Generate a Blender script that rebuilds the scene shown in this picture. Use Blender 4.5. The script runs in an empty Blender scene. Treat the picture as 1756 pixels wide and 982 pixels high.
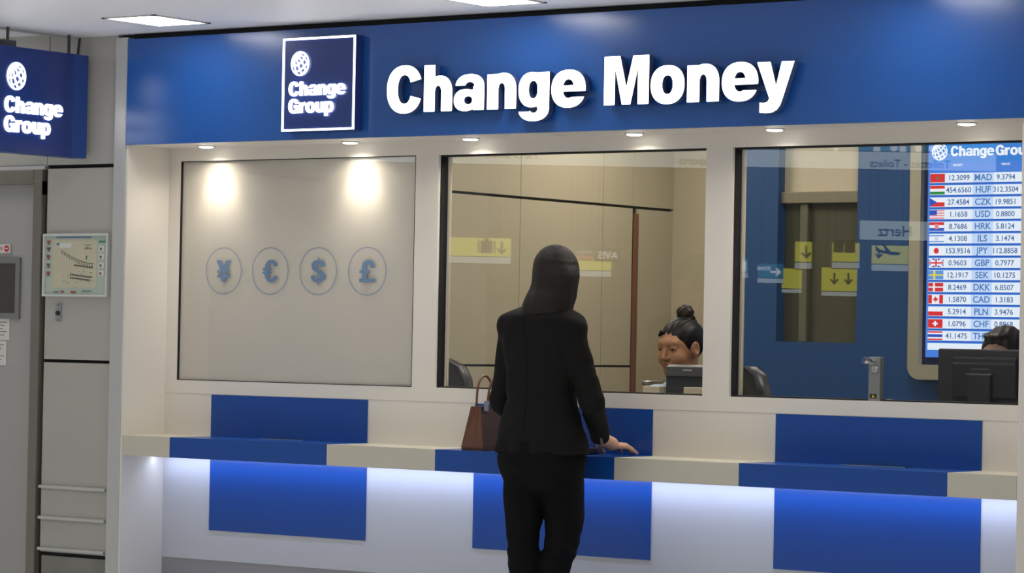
import bpy, math, random
import numpy as np
from mathutils import Vector, Matrix
random.seed(4)
SC = bpy.context.scene
COL = SC.collection
PI = math.pi

# ------------------------------------------------------------------ camera, world, exposure
YAW, PITCH, ROLL = 0.6199486, 0.0179029, 0.0187744
def setup_camera():
    cam = bpy.data.cameras.new('camera')
    cam.sensor_width = 36.0
    cam.lens = 5155.6 / 1756 * 36.0
    cam.clip_start = 0.05
    o = bpy.data.objects.new('camera', cam)
    D = Vector((-math.sin(YAW) * math.cos(PITCH), math.cos(YAW) * math.cos(PITCH), math.sin(PITCH)))
    R = Vector((math.cos(YAW), math.sin(YAW), 0))
    U = R.cross(D)
    c, s = math.cos(ROLL), math.sin(ROLL)
    right = R * c + U * s
    up = U * c - R * s
    m = Matrix((right, up, -D)).transposed().to_4x4()
    m.translation = Vector((7.6528, -8.48, 1.378))
    o.matrix_world = m
    COL.objects.link(o)
    SC.camera = o
setup_camera()
world = bpy.data.worlds.new('hall_ambient')
SC.world = world
world.use_nodes = True
world.node_tree.nodes['Background'].inputs[0].default_value = (0.86, 0.93, 1.0, 1)
world.node_tree.nodes['Background'].inputs[1].default_value = 0.34
SC.view_settings.view_transform = 'Standard'
SC.view_settings.look = 'None'
SC.view_settings.exposure = 0.0
SC.view_settings.gamma = 1.0
SC.view_settings.use_curve_mapping = False

CEIL_E = 13.0        # ceiling panel emission
SPOT_W = 9.5        # downlights
LED_W = 4.2         # strip under counter
ROOM_E = 11.5        # office ceiling panels

# ------------------------------------------------------------------ materials
def srgb(r, g, b):
    f = lambda v: (v / 255) / 12.92 if v / 255 <= 0.04045 else ((v / 255 + 0.055) / 1.055) ** 2.4
    return (f(r), f(g), f(b), 1)
MATS = {}
def mat(name, col, rough=0.5, metal=0.0, emit=None, es=0.0, noise=0.0, nscale=30, bump=0.0, spec=0.5, stretch=None, coat=0.0):
    if name in MATS: return MATS[name]
    m = bpy.data.materials.new(name); m.use_nodes = True
    nt = m.node_tree; b = nt.nodes['Principled BSDF']
    b.inputs['Base Color'].default_value = col
    b.inputs['Roughness'].default_value = rough
    b.inputs['Metallic'].default_value = metal
    b.inputs['Specular IOR Level'].default_value = spec
    b.inputs['Coat Weight'].default_value = coat
    if emit is not None:
        b.inputs['Emission Color'].default_value = emit
        b.inputs['Emission Strength'].default_value = es
    if noise > 0 or bump > 0:
        tc = nt.nodes.new('ShaderNodeTexCoord'); mp = nt.nodes.new('ShaderNodeMapping')
        nz = nt.nodes.new('ShaderNodeTexNoise'); nz.inputs['Scale'].default_value = nscale
        nz.inputs['Detail'].default_value = 4
        if stretch: mp.inputs['Scale'].default_value = stretch
        nt.links.new(tc.outputs['Object'], mp.inputs[0]); nt.links.new(mp.outputs[0], nz.inputs['Vector'])
        if noise > 0:
            mx = nt.nodes.new('ShaderNodeMix'); mx.data_type = 'RGBA'
            mx.inputs[6].default_value = tuple(max(0, c * (1 - noise)) for c in col[:3]) + (1,)
            mx.inputs[7].default_value = tuple(min(1, c * (1 + noise)) for c in col[:3]) + (1,)
            nt.links.new(nz.outputs[0], mx.inputs[0]); nt.links.new(mx.outputs[2], b.inputs['Base Color'])
        if bump > 0:
            bp = nt.nodes.new('ShaderNodeBump'); bp.inputs['Strength'].default_value = bump
            bp.inputs['Distance'].default_value = 0.004
            nt.links.new(nz.outputs[0], bp.inputs['Height']); nt.links.new(bp.outputs[0], b.inputs['Normal'])
    MATS[name] = m
    return m
def glass_mat(name, tint=(1, 1, 1, 1), base=0.045):
    m = bpy.data.materials.new(name); m.use_nodes = True
    nt = m.node_tree; nt.nodes.clear()
    out = nt.nodes.new('ShaderNodeOutputMaterial'); mix = nt.nodes.new('ShaderNodeMixShader')
    tr = nt.nodes.new('ShaderNodeBsdfTransparent'); gl = nt.nodes.new('ShaderNodeBsdfGlossy')
    tr.inputs[0].default_value = tint; gl.inputs['Roughness'].default_value = 0.0
    lw = nt.nodes.new('ShaderNodeLayerWeight'); p = nt.nodes.new('ShaderNodeMath'); p.operation = 'POWER'; p.inputs[1].default_value = 5
    a = nt.nodes.new('ShaderNodeMath'); a.operation = 'MULTIPLY_ADD'; a.inputs[1].default_value = 0.95; a.inputs[2].default_value = base
    nt.links.new(lw.outputs['Facing'], p.inputs[0]); nt.links.new(p.outputs[0], a.inputs[0])
    nt.links.new(a.outputs[0], mix.inputs[0]); nt.links.new(tr.outputs[0], mix.inputs[1]); nt.links.new(gl.outputs[0], mix.inputs[2])
    nt.links.new(mix.outputs[0], out.inputs[0])
    return m
def film_mat():
    m = bpy.data.materials.new('frosted_film'); m.use_nodes = True
    nt = m.node_tree; nt.nodes.clear()
    out = nt.nodes.new('ShaderNodeOutputMaterial'); mix = nt.nodes.new('ShaderNodeMixShader'); mix.inputs[0].default_value = 0.70
    tr = nt.nodes.new('ShaderNodeBsdfTransparent'); df = nt.nodes.new('ShaderNodeBsdfDiffuse')
    df.inputs[0].default_value = (0.72, 0.68, 0.60, 1)
    nt.links.new(tr.outputs[0], mix.inputs[1]); nt.links.new(df.outputs[0], mix.inputs[2]); nt.links.new(mix.outputs[0], out.inputs[0])
    return m
def glow(name, col, s=1.0):
    return mat(name, (0.01, 0.01, 0.01, 1) if s < 1.5 else (0.6, 0.6, 0.6, 1), 0.4, emit=col, es=s, spec=0.2)

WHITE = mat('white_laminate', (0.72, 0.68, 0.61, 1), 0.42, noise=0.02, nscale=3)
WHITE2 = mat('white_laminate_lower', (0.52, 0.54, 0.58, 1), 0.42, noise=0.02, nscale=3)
BLUE = mat('blue_laminate', (0.005, 0.062, 0.30, 1), 0.3, noise=0.03, nscale=4)
FASC = mat('blue_fascia_panel', (0.014, 0.085, 0.33, 1), 0.23, spec=0.6)
NAVY = mat('navy_sign_face', (0.020, 0.042, 0.19, 1), 0.25)
SIGNBLUE = mat('sign_housing_blue', (0.012, 0.055, 0.26, 1), 0.3)
PANEL = mat('grey_beige_wall_panel', (0.40, 0.385, 0.345, 1), 0.45, noise=0.03, nscale=5)
INPANEL = mat('beige_office_panel', (0.47, 0.42, 0.30, 1), 0.5, noise=0.02, nscale=4)
TRIM = mat('satin_metal_trim', (0.50, 0.50, 0.48, 1), 0.4, 0.25)
STEEL = mat('brushed_steel', (0.45, 0.45, 0.44, 1), 0.35, 0.9)
DARKSTEEL = mat('dark_door_steel', (0.20, 0.185, 0.15, 1), 0.42, 0.3, noise=0.12, nscale=8, stretch=(1, 1, 0.2))
BLACK = mat('black_gap', (0.006, 0.006, 0.006, 1), 0.7)
BLACKP = mat('black_plastic', (0.018, 0.018, 0.02, 1), 0.42)
DGREY = mat('dark_grey_plastic', (0.05, 0.054, 0.06, 1), 0.4)
GREYP = mat('grey_plinth', (0.28, 0.28, 0.29, 1), 0.35, noise=0.05, nscale=6)
FLOOR = mat('pale_hall_floor', (0.62, 0.61, 0.60, 1), 0.3, noise=0.06, nscale=3)
CEIL = mat('white_ceiling', (0.86, 0.87, 0.90, 1), 0.5)
MOTTLE = mat('mottled_stone_skirting', (0.22, 0.21, 0.18, 1), 0.5, noise=0.35, nscale=7)
DOORM = mat('grey_door_leaf', (0.36, 0.355, 0.335, 1), 0.4, noise=0.02, nscale=6)
OBLUE = mat('blue_office_partition', (0.011, 0.070, 0.22, 1), 0.45, noise=0.03, nscale=3)
CREAM = mat('cream_panel', (0.70, 0.62, 0.44, 1), 0.5)
OLIVE = mat('dark_olive_panel', (0.075, 0.072, 0.038, 1), 0.5, noise=0.15, nscale=5)
LWHITE = glow('white_lit_acrylic', (1, 1, 1, 1), 2.6)
LWHITE2 = glow('white_lit_logo', (0.93, 0.96, 1, 1), 3.2)
PAPER = mat('white_paper', (0.62, 0.61, 0.57, 1), 0.6)
INK = mat('dark_ink', (0.03, 0.03, 0.03, 1), 0.6)
STICK = mat('steel_blue_sticker', (.12, .20, .33, 1), 0.45)

# ------------------------------------------------------------------ mesh helpers
class MB:
    def __init__(self): self.v = []; self.f = []; self.mi = []; self.mats = []; self.cur = 0; self.sm = []
    def use(self, m):
        if m not in self.mats: self.mats.append(m)
        self.cur = self.mats.index(m); return self
    def add(self, vs, fs, smooth=False):
        n = len(self.v); self.v += [tuple(p) for p in vs]
        for f in fs: self.f.append([i + n for i in f]); self.mi.append(self.cur); self.sm.append(smooth)
        return self
    def box(self, x0, x1, y0, y1, z0, z1, bev=0.0, M=None):
        if x0 > x1: x0, x1 = x1, x0
        if y0 > y1: y0, y1 = y1, y0
        if z0 > z1: z0, z1 = z1, z0
        if bev <= 0:
            vs = [(x, y, z) for x in (x0, x1) for y in (y0, y1) for z in (z0, z1)]
            fs = [(0, 1, 3, 2), (4, 6, 7, 5), (0, 4, 5, 1), (2, 3, 7, 6), (0, 2, 6, 4), (1, 5, 7, 3)]
        else:
            bev = min(bev, (x1 - x0) / 2.01, (y1 - y0) / 2.01, (z1 - z0) / 2.01)
            import bmesh
            bm = bmesh.new(); bmesh.ops.create_cube(bm, size=1)
            for v in bm.verts:
                v.co = Vector(((x0 + x1) / 2 + v.co.x * (x1 - x0), (y0 + y1) / 2 + v.co.y * (y1 - y0), (z0 + z1) / 2 + v.co.z * (z1 - z0)))
            bmesh.ops.bevel(bm, geom=list(bm.edges), offset=bev, segments=2, affect='EDGES', profile=0.6)
            bm.verts.ensure_lookup_table(); bm.verts.index_update()
            vs = [tuple(v.co) for v in bm.verts]; fs = [[v.index for v in f.verts] for f in bm.faces]; bm.free()
        if M: vs = [tuple(M @ Vector(p)) for p in vs]
        return self.add(vs, fs)
    def tube(self, pts, r, n=10, caps=True, closed=False):
        pts = [Vector(p) for p in pts]; k = len(pts); rs = r if isinstance(r, (list, tuple)) else [r] * k
        vs = []; prev = None
        for i, p in enumerate(pts):
            if closed: t = pts[(i + 1) % k] - pts[(i - 1) % k]
            else: t = pts[min(i + 1, k - 1)] - pts[max(i - 1, 0)]
            t.normalize()
            if prev is None:
                a = Vector((0, 0, 1)) if abs(t.z) < 0.9 else Vector((1, 0, 0)); u = t.cross(a).normalized()
            else: u = (prev - t * prev.dot(t)).normalized()
            prev = u; w = t.cross(u)
            for j in range(n):
                a = 2 * PI * j / n; vs.append(p + (u * math.cos(a) + w * math.sin(a)) * rs[i])
        fs = []
        for i in range(k if closed else k - 1):
            for j in range(n):
                a = i * n + j; b = i * n + (j + 1) % n; c = ((i + 1) % k) * n + (j + 1) % n; d = ((i + 1) % k) * n + j
                fs.append((a, b, c, d))
        self.add(vs, fs, True)
        if caps and not closed:
            self.add(vs[:n], [tuple(range(n))[::-1]]); self.add(vs[-n:], [tuple(range(n))])
        return self
    def lathe(self, c, prof, n=32, axis='z'):
        vs = []; fs = []; k = len(prof)
        for (r, h) in prof:
            for j in range(n):
                a = 2 * PI * j / n
                if axis == 'z': vs.append((c[0] + r * math.cos(a), c[1] + r * math.sin(a), c[2] + h))
                elif axis == 'y': vs.append((c[0] + r * math.cos(a), c[1] + h, c[2] + r * math.sin(a)))
                else: vs.append((c[0] + h, c[1] + r * math.cos(a), c[2] + r * math.sin(a)))
        for i in range(k - 1):
            for j in range(n):
                fs.append((i * n + j, i * n + (j + 1) % n, (i + 1) * n + (j + 1) % n, (i + 1) * n + j))
        self.add(vs, fs, True)
        self.add(vs[:n], [tuple(range(n))[::-1]]); self.add(vs[-n:], [tuple(range(n))])
        return self
    def prism(self, poly, M, depth):
        n = len(poly)
        vs = [M @ Vector((x, y, 0)) for x, y in poly] + [M @ Vector((x, y, depth)) for x, y in poly]
        fs = [tuple(range(n))[::-1], tuple(range(n, 2 * n))] + [(i, (i + 1) % n, n + (i + 1) % n, n + i) for i in range(n)]
        return self.add(vs, fs)
    def build(self, name, m=None, parent=None):
        me = bpy.data.meshes.new(name)
        me.from_pydata(self.v, [], self.f)
        ms = ([m] if m else []) + self.mats if (m and not self.mats) else (self.mats or [m])
        for x in ms: me.materials.append(x)
        if self.mats:
            for i, p in enumerate(me.polygons): p.material_index = self.mi[i]
        for i, p in enumerate(me.polygons): p.use_smooth = self.sm[i]
        me.update()
        o = bpy.data.objects.new(name, me); COL.objects.link(o)
        if parent: o.parent = parent
        return o
def tag(o, label=None, cat=None, group=None, kind=None):
    if label: o['label'] = label
    if cat: o['category'] = cat
    if group: o['group'] = group
    if kind: o['kind'] = kind
    return o
def empty(name, loc=(0, 0, 0), rz=0.0):
    o = bpy.data.objects.new(name, None); COL.objects.link(o)
    o.location = loc; o.rotation_euler = (0, 0, rz); o.empty_display_size = 0.1
    return o
def structure(o): o['kind'] = 'structure'; return o
def bx(*a, bev=0.0): return MB().box(*a, bev=bev)
def keep_world(child, parent):
    """parent while the child's mesh stays in world coordinates"""
    child.parent = parent
    child.matrix_parent_inverse = (Matrix.Translation(parent.location) @ parent.rotation_euler.to_matrix().to_4x4()).inverted()
    return child

# ------------------------------------------------------------------ glyph machinery (2-D fields traced to outlines)
def sup(X, Y, cx, cy, rx, ry, n=2.25):
    return ((np.abs((X - cx) / rx) ** n + np.abs((Y - cy) / ry) ** n) ** (1 / n) - 1) * min(rx, ry)
def rg(X, Y, cx, cy, rx, ry, ix, iy, icx=None, icy=None, n=2.25):
    return np.maximum(sup(X, Y, cx, cy, rx, ry, n), -sup(X, Y, cx if icx is None else icx, cy if icy is None else icy, ix, iy, n))
def bo(X, Y, x0, x1, y0, y1):
    return np.maximum(np.maximum(x0 - X, X - x1), np.maximum(y0 - Y, Y - y1))
def po(X, Y, P):
    ins = np.zeros(X.shape, bool); d = np.full(X.shape, 9.0)
    n = len(P)
    for i in range(n):
        x0, y0 = P[i]; x1, y1 = P[(i + 1) % n]
        dx, dy = x1 - x0, y1 - y0
        t = np.clip(((X - x0) * dx + (Y - y0) * dy) / (dx * dx + dy * dy + 1e-12), 0, 1)
        d = np.minimum(d, np.hypot(X - x0 - t * dx, Y - y0 - t * dy))
        c = ((y0 > Y) != (y1 > Y)) & (X < dx * (Y - y0) / (dy + 1e-12) + x0)
        ins ^= c
    return np.where(ins, -d, d)
mn, mx_ = np.minimum, np.maximum
def uni(*a):
    r = a[0]
    for b in a[1:]: r = mn(r, b)
    return r
def sub(a, b): return mx_(a, -b)
def g_n(X, Y, top=0.745):
    arch = mx_(sup(X, Y, .42, .40, .34, .365), mx_(.40 - Y, .15 - X))
    arch = sub(arch, sup(X, Y, .38, .40, .085, .15))
    arch = mn(arch, bo(X, Y, .465, .76, 0, .41))
    return uni(bo(X, Y, 0, .295, 0, top), arch)
def g_C(X, Y):
    wedge = mx_(.45 - X, np.abs(Y - .5) - (.10 + .24 * (X - .45)))
    return sub(rg(X, Y, .47, .5, .47, .52, .175, .31), wedge)
def g_G(X, Y):
    wedge = mx_(.45 - X, mx_(.5 - Y, Y - .5 - (.10 + .24 * (X - .45))))
    r = sub(rg(X, Y, .47, .5, .47, .52, .175, .31), mn(wedge, bo(X, Y, .6, 1.1, -.1, .5)))
    return uni(r, bo(X, Y, .5, .94, .38, .55), bo(X, Y, .70, .94, 0, .5), mx_(rg(X, Y, .47, .5, .47, .52, .175, .31), mx_(Y - .5, X - .75)))
def g_e(X, Y):
    r = rg(X, Y, .43, .375, .43, .395, .135, .195)
    r = sub(r, bo(X, Y, .42, 1, .20, .315))
    return mn(r, mx_(bo(X, Y, .1, .80, .315, .445), sup(X, Y, .43, .375, .43, .395)))
def g_a(X, Y):
    top = mx_(rg(X, Y, .42, .50, .38, .27, .12, .10), .50 - Y)
    bowl = rg(X, Y, .31, .22, .31, .235, .105, .085, .38, .215)
    bowl = mx_(bowl, X - .56)
    stem = bo(X, Y, .51, .80, .0, .51)
    lt = sub(top, bo(X, Y, -.1, .33, .4, .53))
    return uni(lt, bowl, stem, bo(X, Y, .25, .6, .34, .44))
def g_g(X, Y):
    bowl = rg(X, Y, .34, .385, .34, .37, .11, .185, .37)
    stem = bo(X, Y, .475, .77, -.02, .745)
    hook = mx_(rg(X, Y, .385, .0, .385, .275, .10, .10), Y)
    hook = sub(hook, bo(X, Y, -.1, .29, -.07, .1))
    return uni(mx_(bowl, X - .6), stem, hook)
def g_p(X, Y):
    bowl = rg(X, Y, .44, .37, .35, .39, .115, .195, .41)
    return uni(mx_(bowl, .15 - X), bo(X, Y, 0, .295, -.27, .745))
def g_r(X, Y):
    arm = mx_(sub(sup(X, Y, .50, .40, .30, .365), sup(X, Y, .50, .40, .2, .14)), mx_(X - .53, .40 - Y))
    return uni(bo(X, Y, 0, .295, 0, .745), arm)
MP = [(0, 0), (0, 1), (.39, 1), (.55, .36), (.71, 1), (1.1, 1), (1.1, 0), (.83, 0), (.83, .74), (.655, 0), (.445, 0), (.27, .74), (.27, 0)]
YP = [(0, .745), (.315, .745), (.455, .27), (.58, .745), (.88, .745), (.62, .03), (.56, -.12), (.48, -.21), (.37, -.26), (.22, -.27), (.07, -.255), (.07, -.055), (.17, -.065), (.26, -.045), (.30, .02)]
def g_S(X, Y):
    up = sub(rg(X, Y, .40, .74, .39, .28, .13, .115), mx_(bo(X, Y, .40, 1, .40, .70), -1))
    lo = sub(rg(X, Y, .40, .26, .41, .28, .14, .115), bo(X, Y, -.2, .40, .30, .60))
    return uni(up, lo)
def tilt_globe(X, Y, w=0.075, step=30, res_tilt=(.55, -.45)):
    """white disc whose cells between the meridians and parallels are cut out"""
    r2 = X * X + Y * Y
    Z = np.sqrt(np.clip(1 - r2, 0, 1))
    a, b = res_tilt
    y1 = Y * math.cos(a) + Z * math.sin(a); z1 = -Y * math.sin(a) + Z * math.cos(a)
    x2 = X * math.cos(b) - y1 * math.sin(b); y2 = X * math.sin(b) + y1 * math.cos(b)
    lat = np.degrees(np.arcsin(np.clip(y2, -1, 1))); lon = np.degrees(np.arctan2(x2, z1))
    dl = np.abs((lat / step) - np.round(lat / step)) * step * PI / 180
    dn = np.abs((lon / step) - np.round(lon / step)) * step * PI / 180 * np.sqrt(np.clip(1 - y2 * y2, 0, 1))
    fade = .45 + .55 * Z
    lines = np.minimum(dl, dn) * fade - w * (.55 + .45 * Z)
    rim = 0.93 - np.sqrt(r2)
    f = np.minimum(lines, rim)
    return np.maximum(f, np.sqrt(r2) - 1)
GLY = dict(C=(g_C, .94), h=(lambda X, Y: g_n(X, Y, 1.0), .76), n=(g_n, .76), u=(lambda X, Y: g_n(.76 - X, .745 - Y), .76),
           a=(g_a, .82), g=(g_g, .77), e=(g_e, .86), M=(lambda X, Y: po(X, Y, MP), 1.1),
           o=(lambda X, Y: rg(X, Y, .42, .375, .42, .395, .13, .19), .84), y=(lambda X, Y: po(X, Y, YP), .88),
           G=(g_G, .94), p=(g_p, .80), r=(g_r, .53))
GLY['yen'] = (lambda X, Y: uni(po(X, Y, [(0, 1), (.30, 1), (.45, .66), (.60, 1), (.90, 1), (.59, .45), (.59, 0), (.31, 0), (.31, .45)]), bo(X, Y, .06, .84, .42, .54), bo(X, Y, .06, .84, .19, .31)), .9)
GLY['euro'] = (lambda X, Y: uni(sub(rg(X, Y, .52, .5, .42, .52, .17, .36), mx_(.52 - X, np.abs(Y - .5) - (.17 + .2 * (X - .5)))), bo(X, Y, 0, .58, .54, .63), bo(X, Y, 0, .56, .38, .47)), .9)
GLY['dollar'] = (lambda X, Y: uni(g_S(X, Y), bo(X, Y, .37, .44, -.13, 1.13)), .8)
GLY['pound'] = (lambda X, Y: uni(sub(rg(X, Y, .50, .68, .36, .34, .11, .16), bo(X, Y, .40, 1, .2, .66)), bo(X, Y, .14, .42, .1, .70), bo(X, Y, .0, .62, .42, .54), bo(X, Y, 0, .88, 0, .17)), .88)

def contours(fn, x0, x1, y0, y1, h):
    xs = np.arange(x0, x1 + h, h); ys = np.arange(y0, y1 + h, h)
    X, Y = np.meshgrid(xs, ys, indexing='ij'); F = fn(X, Y); F = np.where(np.abs(F) < 1e-7, 1e-7, F)
    F[0, :] = F[-1, :] = np.abs(F[0, :]) + .01; F[:, 0] = F[:, -1] = np.abs(F[:, 0]) + .01
    nx, ny = F.shape; pt = {}; nxt = {}
    def edge(i, j, d):
        k = (i, j, d)
        if k not in pt:
            a = F[i, j]; b = F[i + 1, j] if d == 0 else F[i, j + 1]; t = a / (a - b)
            pt[k] = (xs[i] + (t * h if d == 0 else 0), ys[j] + (t * h if d == 1 else 0))
        return k
    S = F < 0
    mix = (S[:-1, :-1].astype(int) + S[1:, :-1] + S[:-1, 1:] + S[1:, 1:])
    for i, j in np.argwhere((mix > 0) & (mix < 4)):
        c = (S[i, j] * 1) | (S[i + 1, j] * 2) | (S[i + 1, j + 1] * 4) | (S[i, j + 1] * 8)
        B = (i, j, 0); R = (i + 1, j, 1); T = (i, j + 1, 0); L = (i, j, 1)
        seg = {1: [(L, B)], 2: [(B, R)], 3: [(L, R)], 4: [(R, T)], 5: [(L, B), (R, T)], 6: [(B, T)], 7: [(L, T)], 8: [(T, L)],
               9: [(T, B)], 10: [(B, R), (T, L)], 11: [(T, R)], 12: [(R, L)], 13: [(R, B)], 14: [(B, L)]}[int(c)]
        for a, b in seg: nxt.setdefault(edge(*a), []).append(edge(*b))
    loops = []
    while nxt:
        s = next(iter(nxt)); k = s; lp = []
        while k in nxt:
            lp.append(pt[k]); l = nxt[k]; n_ = l.pop()
            if not l: del nxt[k]
            k = n_
            if k == s: break
        if len(lp) > 5: loops.append(lp)
    return loops
_LC = {}
def glyph_loops(ch, h=0.02):
    if (ch, h) not in _LC:
        fn, w = GLY[ch]; _LC[(ch, h)] = contours(fn, -.06, w + .08, -.35, 1.2, h)
    return _LC[(ch, h)]
def curve_mesh(loops, depth):
    c = bpy.data.curves.new('t', 'CURVE'); c.dimensions = '2D'; c.fill_mode = 'BOTH'; c.extrude = depth / 2
    for lp in loops:
        s = c.splines.new('POLY'); s.points.add(len(lp) - 1); s.use_cyclic_u = True
        for p, q in zip(s.points, lp): p.co = (q[0], q[1], 0, 1)
    o = bpy.data.objects.new('t', c); COL.objects.link(o)
    bpy.context.view_layer.update()
    me = bpy.data.meshes.new_from_object(o.evaluated_get(bpy.context.evaluated_depsgraph_get()))
    bpy.data.objects.remove(o); bpy.data.curves.remove(c)
    return me
def text_mesh(s, size, depth=0.0, align='LEFT', bold=0.0, sx=1.0):
    c = bpy.data.curves.new('t', 'FONT'); c.body = s; c.size = size; c.extrude = depth / 2; c.align_x = align; c.offset = bold * size
    c.resolution_u = 3
    o = bpy.data.objects.new('t', c); COL.objects.link(o); bpy.context.view_layer.update()
    me = bpy.data.meshes.new_from_object(o.evaluated_get(bpy.context.evaluated_depsgraph_get()))
    bpy.data.objects.remove(o); bpy.data.curves.remove(c)
    if sx != 1.0: me.transform(Matrix.Diagonal((sx, 1, 1, 1)))
    return me
FRONT = Matrix(((1, 0, 0, 0), (0, 0, -1, 0), (0, 1, 0, 0), (0, 0, 0, 1)))        # local xy -> world xz, faces -y
def frame_at(loc, rz=0.0):
    """text plane standing upright; rz=0 faces -y, rz=90deg faces +x"""
    return Matrix.Translation(loc) @ Matrix.Rotation(rz, 4, 'Z') @ FRONT
def mesh_obj(me, name, m, M, parent=None):
    me = me.copy() if me.users else me
    me.transform(M); me.name = name; me.materials.clear(); me.materials.append(m)
    o = bpy.data.objects.new(name, me); COL.objects.link(o)
    if parent: o.parent = parent
    return o
def into(mb, me, M):
    mb.add([M @ v.co for v in me.vertices], [tuple(p.vertices) for p in me.polygons]); return mb
def word_meshes(word, cap, x_total, depth, h=0.02, gap=.045):
    """list of (mesh, x offset) of bold letters filling x_total"""
    ws = [GLY[c][1] for c in word]; tot = sum(ws) + gap * (len(word) - 1)
    sx = x_total / tot; x = 0; out = []
    for c, w in zip(word, ws):
        lp = [[(px * sx, py * cap) for px, py in l] for l in glyph_loops(c, h)]
        out.append((curve_mesh(lp, depth), x)); x += (w + gap) * sx
    return out

# ------------------------------------------------------------------ sdf figures
def smin(a, b, k):
    h = np.clip(.5 + .5 * (b - a) / k, 0, 1); return b * (1 - h) + a * h - k * h * (1 - h)
def smax(a, b, k): return -smin(-a, -b, k)
class G3:
    def __init__(s, lo, hi, h):
        s.lo = np.array(lo, np.float32); s.h = h
        n = np.ceil((np.array(hi) - np.array(lo)) / h).astype(int) + 1
        ax = [s.lo[i] + h * np.arange(n[i], dtype=np.float32) for i in range(3)]
        s.X, s.Y, s.Z = np.meshgrid(*ax, indexing='ij')
    def local(s, M):
        """coordinates of the grid points in the frame M (4x4 local->world)"""
        q = s.__class__.__new__(s.__class__); I = np.array(M.inverted(), np.float32)
        q.X = I[0, 0] * s.X + I[0, 1] * s.Y + I[0, 2] * s.Z + I[0, 3]
        q.Y = I[1, 0] * s.X + I[1, 1] * s.Y + I[1, 2] * s.Z + I[1, 3]
        q.Z = I[2, 0] * s.X + I[2, 1] * s.Y + I[2, 2] * s.Z + I[2, 3]
        q.h = s.h; q.lo = s.lo; return q
    def cone(s, a, b, ra, rb):
        a = np.array(a, float); b = np.array(b, float); d = b - a; L = d @ d + 1e-12
        t = np.clip(((s.X - a[0]) * d[0] + (s.Y - a[1]) * d[1] + (s.Z - a[2]) * d[2]) / L, 0, 1)
        return np.sqrt((s.X - a[0] - t * d[0]) ** 2 + (s.Y - a[1] - t * d[1]) ** 2 + (s.Z - a[2] - t * d[2]) ** 2) - (ra + (rb - ra) * t)
    def ell(s, c, r):
        x = (s.X - c[0]) / r[0]; y = (s.Y - c[1]) / r[1]; z = (s.Z - c[2]) / r[2]
        k0 = np.sqrt(x * x + y * y + z * z); k1 = np.sqrt((x / r[0]) ** 2 + (y / r[1]) ** 2 + (z / r[2]) ** 2) + 1e-6
        return k0 * (k0 - 1) / k1
    def loft(s, st, zmin=None, zmax=None, n=2.0):
        """st rows: z, cx, cy, a, b"""
        st = np.array(sorted(st)); z = s.Z
        def sm(col):
            zz = np.linspace(st[0, 0], st[-1, 0], 80); v = np.interp(zz, st[:, 0], st[:, col])
            k = np.array([1, 2, 3, 2, 1]) / 9.; vp = np.pad(v, 2, mode='edge'); v = np.convolve(vp, k, 'valid')
            return np.interp(z, zz, v)
        a = sm(3); b = sm(4)
        q = (np.abs((s.X - sm(1)) / a) ** n + np.abs((s.Y - sm(2)) / b) ** n) ** (1 / n)
        d = (q - 1) * np.minimum(a, b)
        lo = st[0, 0] if zmin is None else zmin; hi = st[-1, 0] if zmax is None else zmax
        return smax(d, np.maximum(lo - z, z - hi), .006)
    def mesh(s, F, name, m, parent=None, smooth=True):
        S = F < 0
        nx, ny, nz = F.shape
        cnt = np.zeros((nx - 1, ny - 1, nz - 1), int)
        for i in (0, 1):
            for j in (0, 1):
                for k in (0, 1): cnt += S[i:nx - 1 + i, j:ny - 1 + j, k:nz - 1 + k]
        act = (cnt > 0) & (cnt < 8); idx = -np.ones(act.shape, int); cells = np.argwhere(act); idx[act] = np.arange(len(cells))
        acc = np.zeros((len(cells), 3)); num = np.zeros(len(cells))
        for ax in range(3):
            o1 = [a for a in range(3) if a != ax]
            for da in (0, 1):
                for db in (0, 1):
                    p0 = cells.copy(); p0[:, o1[0]] += da; p0[:, o1[1]] += db; p1 = p0.copy(); p1[:, ax] += 1
                    f0 = F[tuple(p0.T)]; f1 = F[tuple(p1.T)]; c = (f0 < 0) != (f1 < 0)
                    t = f0[c] / (f0[c] - f1[c] + 1e-20)
                    q = p0[c].astype(float); q[:, ax] += t; acc[c] += q; num[c] += 1
        V = acc / num[:, None] * s.h + s.lo
        Q = []
        for ax in range(3):
            a, b = [(1, 2), (2, 0), (0, 1)][ax]
            sl0 = [slice(None)] * 3; sl1 = [slice(None)] * 3; sl0[ax] = slice(0, -1); sl1[ax] = slice(1, None)
            A = S[tuple(sl0)]; Bm = S[tuple(sl1)]; E = np.argwhere(A != Bm)
            E = E[(E[:, a] > 0) & (E[:, b] > 0) & (E[:, a] < F.shape[a] - 1) & (E[:, b] < F.shape[b] - 1)]
            ins = S[tuple(E.T)]
            def at(da, db):
                q = E.copy(); q[:, a] -= da; q[:, b] -= db; return idx[tuple(q.T)]
            q = np.stack([at(1, 1), at(0, 1), at(0, 0), at(1, 0)], 1)
            q[~ins] = q[~ins][:, ::-1]; Q.append(q)
        Q = np.concatenate(Q); Q = Q[(Q >= 0).all(1)]
        me = bpy.data.meshes.new(name); me.from_pydata(V.tolist(), [], Q.tolist()); me.materials.append(m)
        for p in me.polygons: p.use_smooth = smooth
        me.update(); o = bpy.data.objects.new(name, me); COL.objects.link(o)
        if parent: o.parent = parent
        return o

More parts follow.
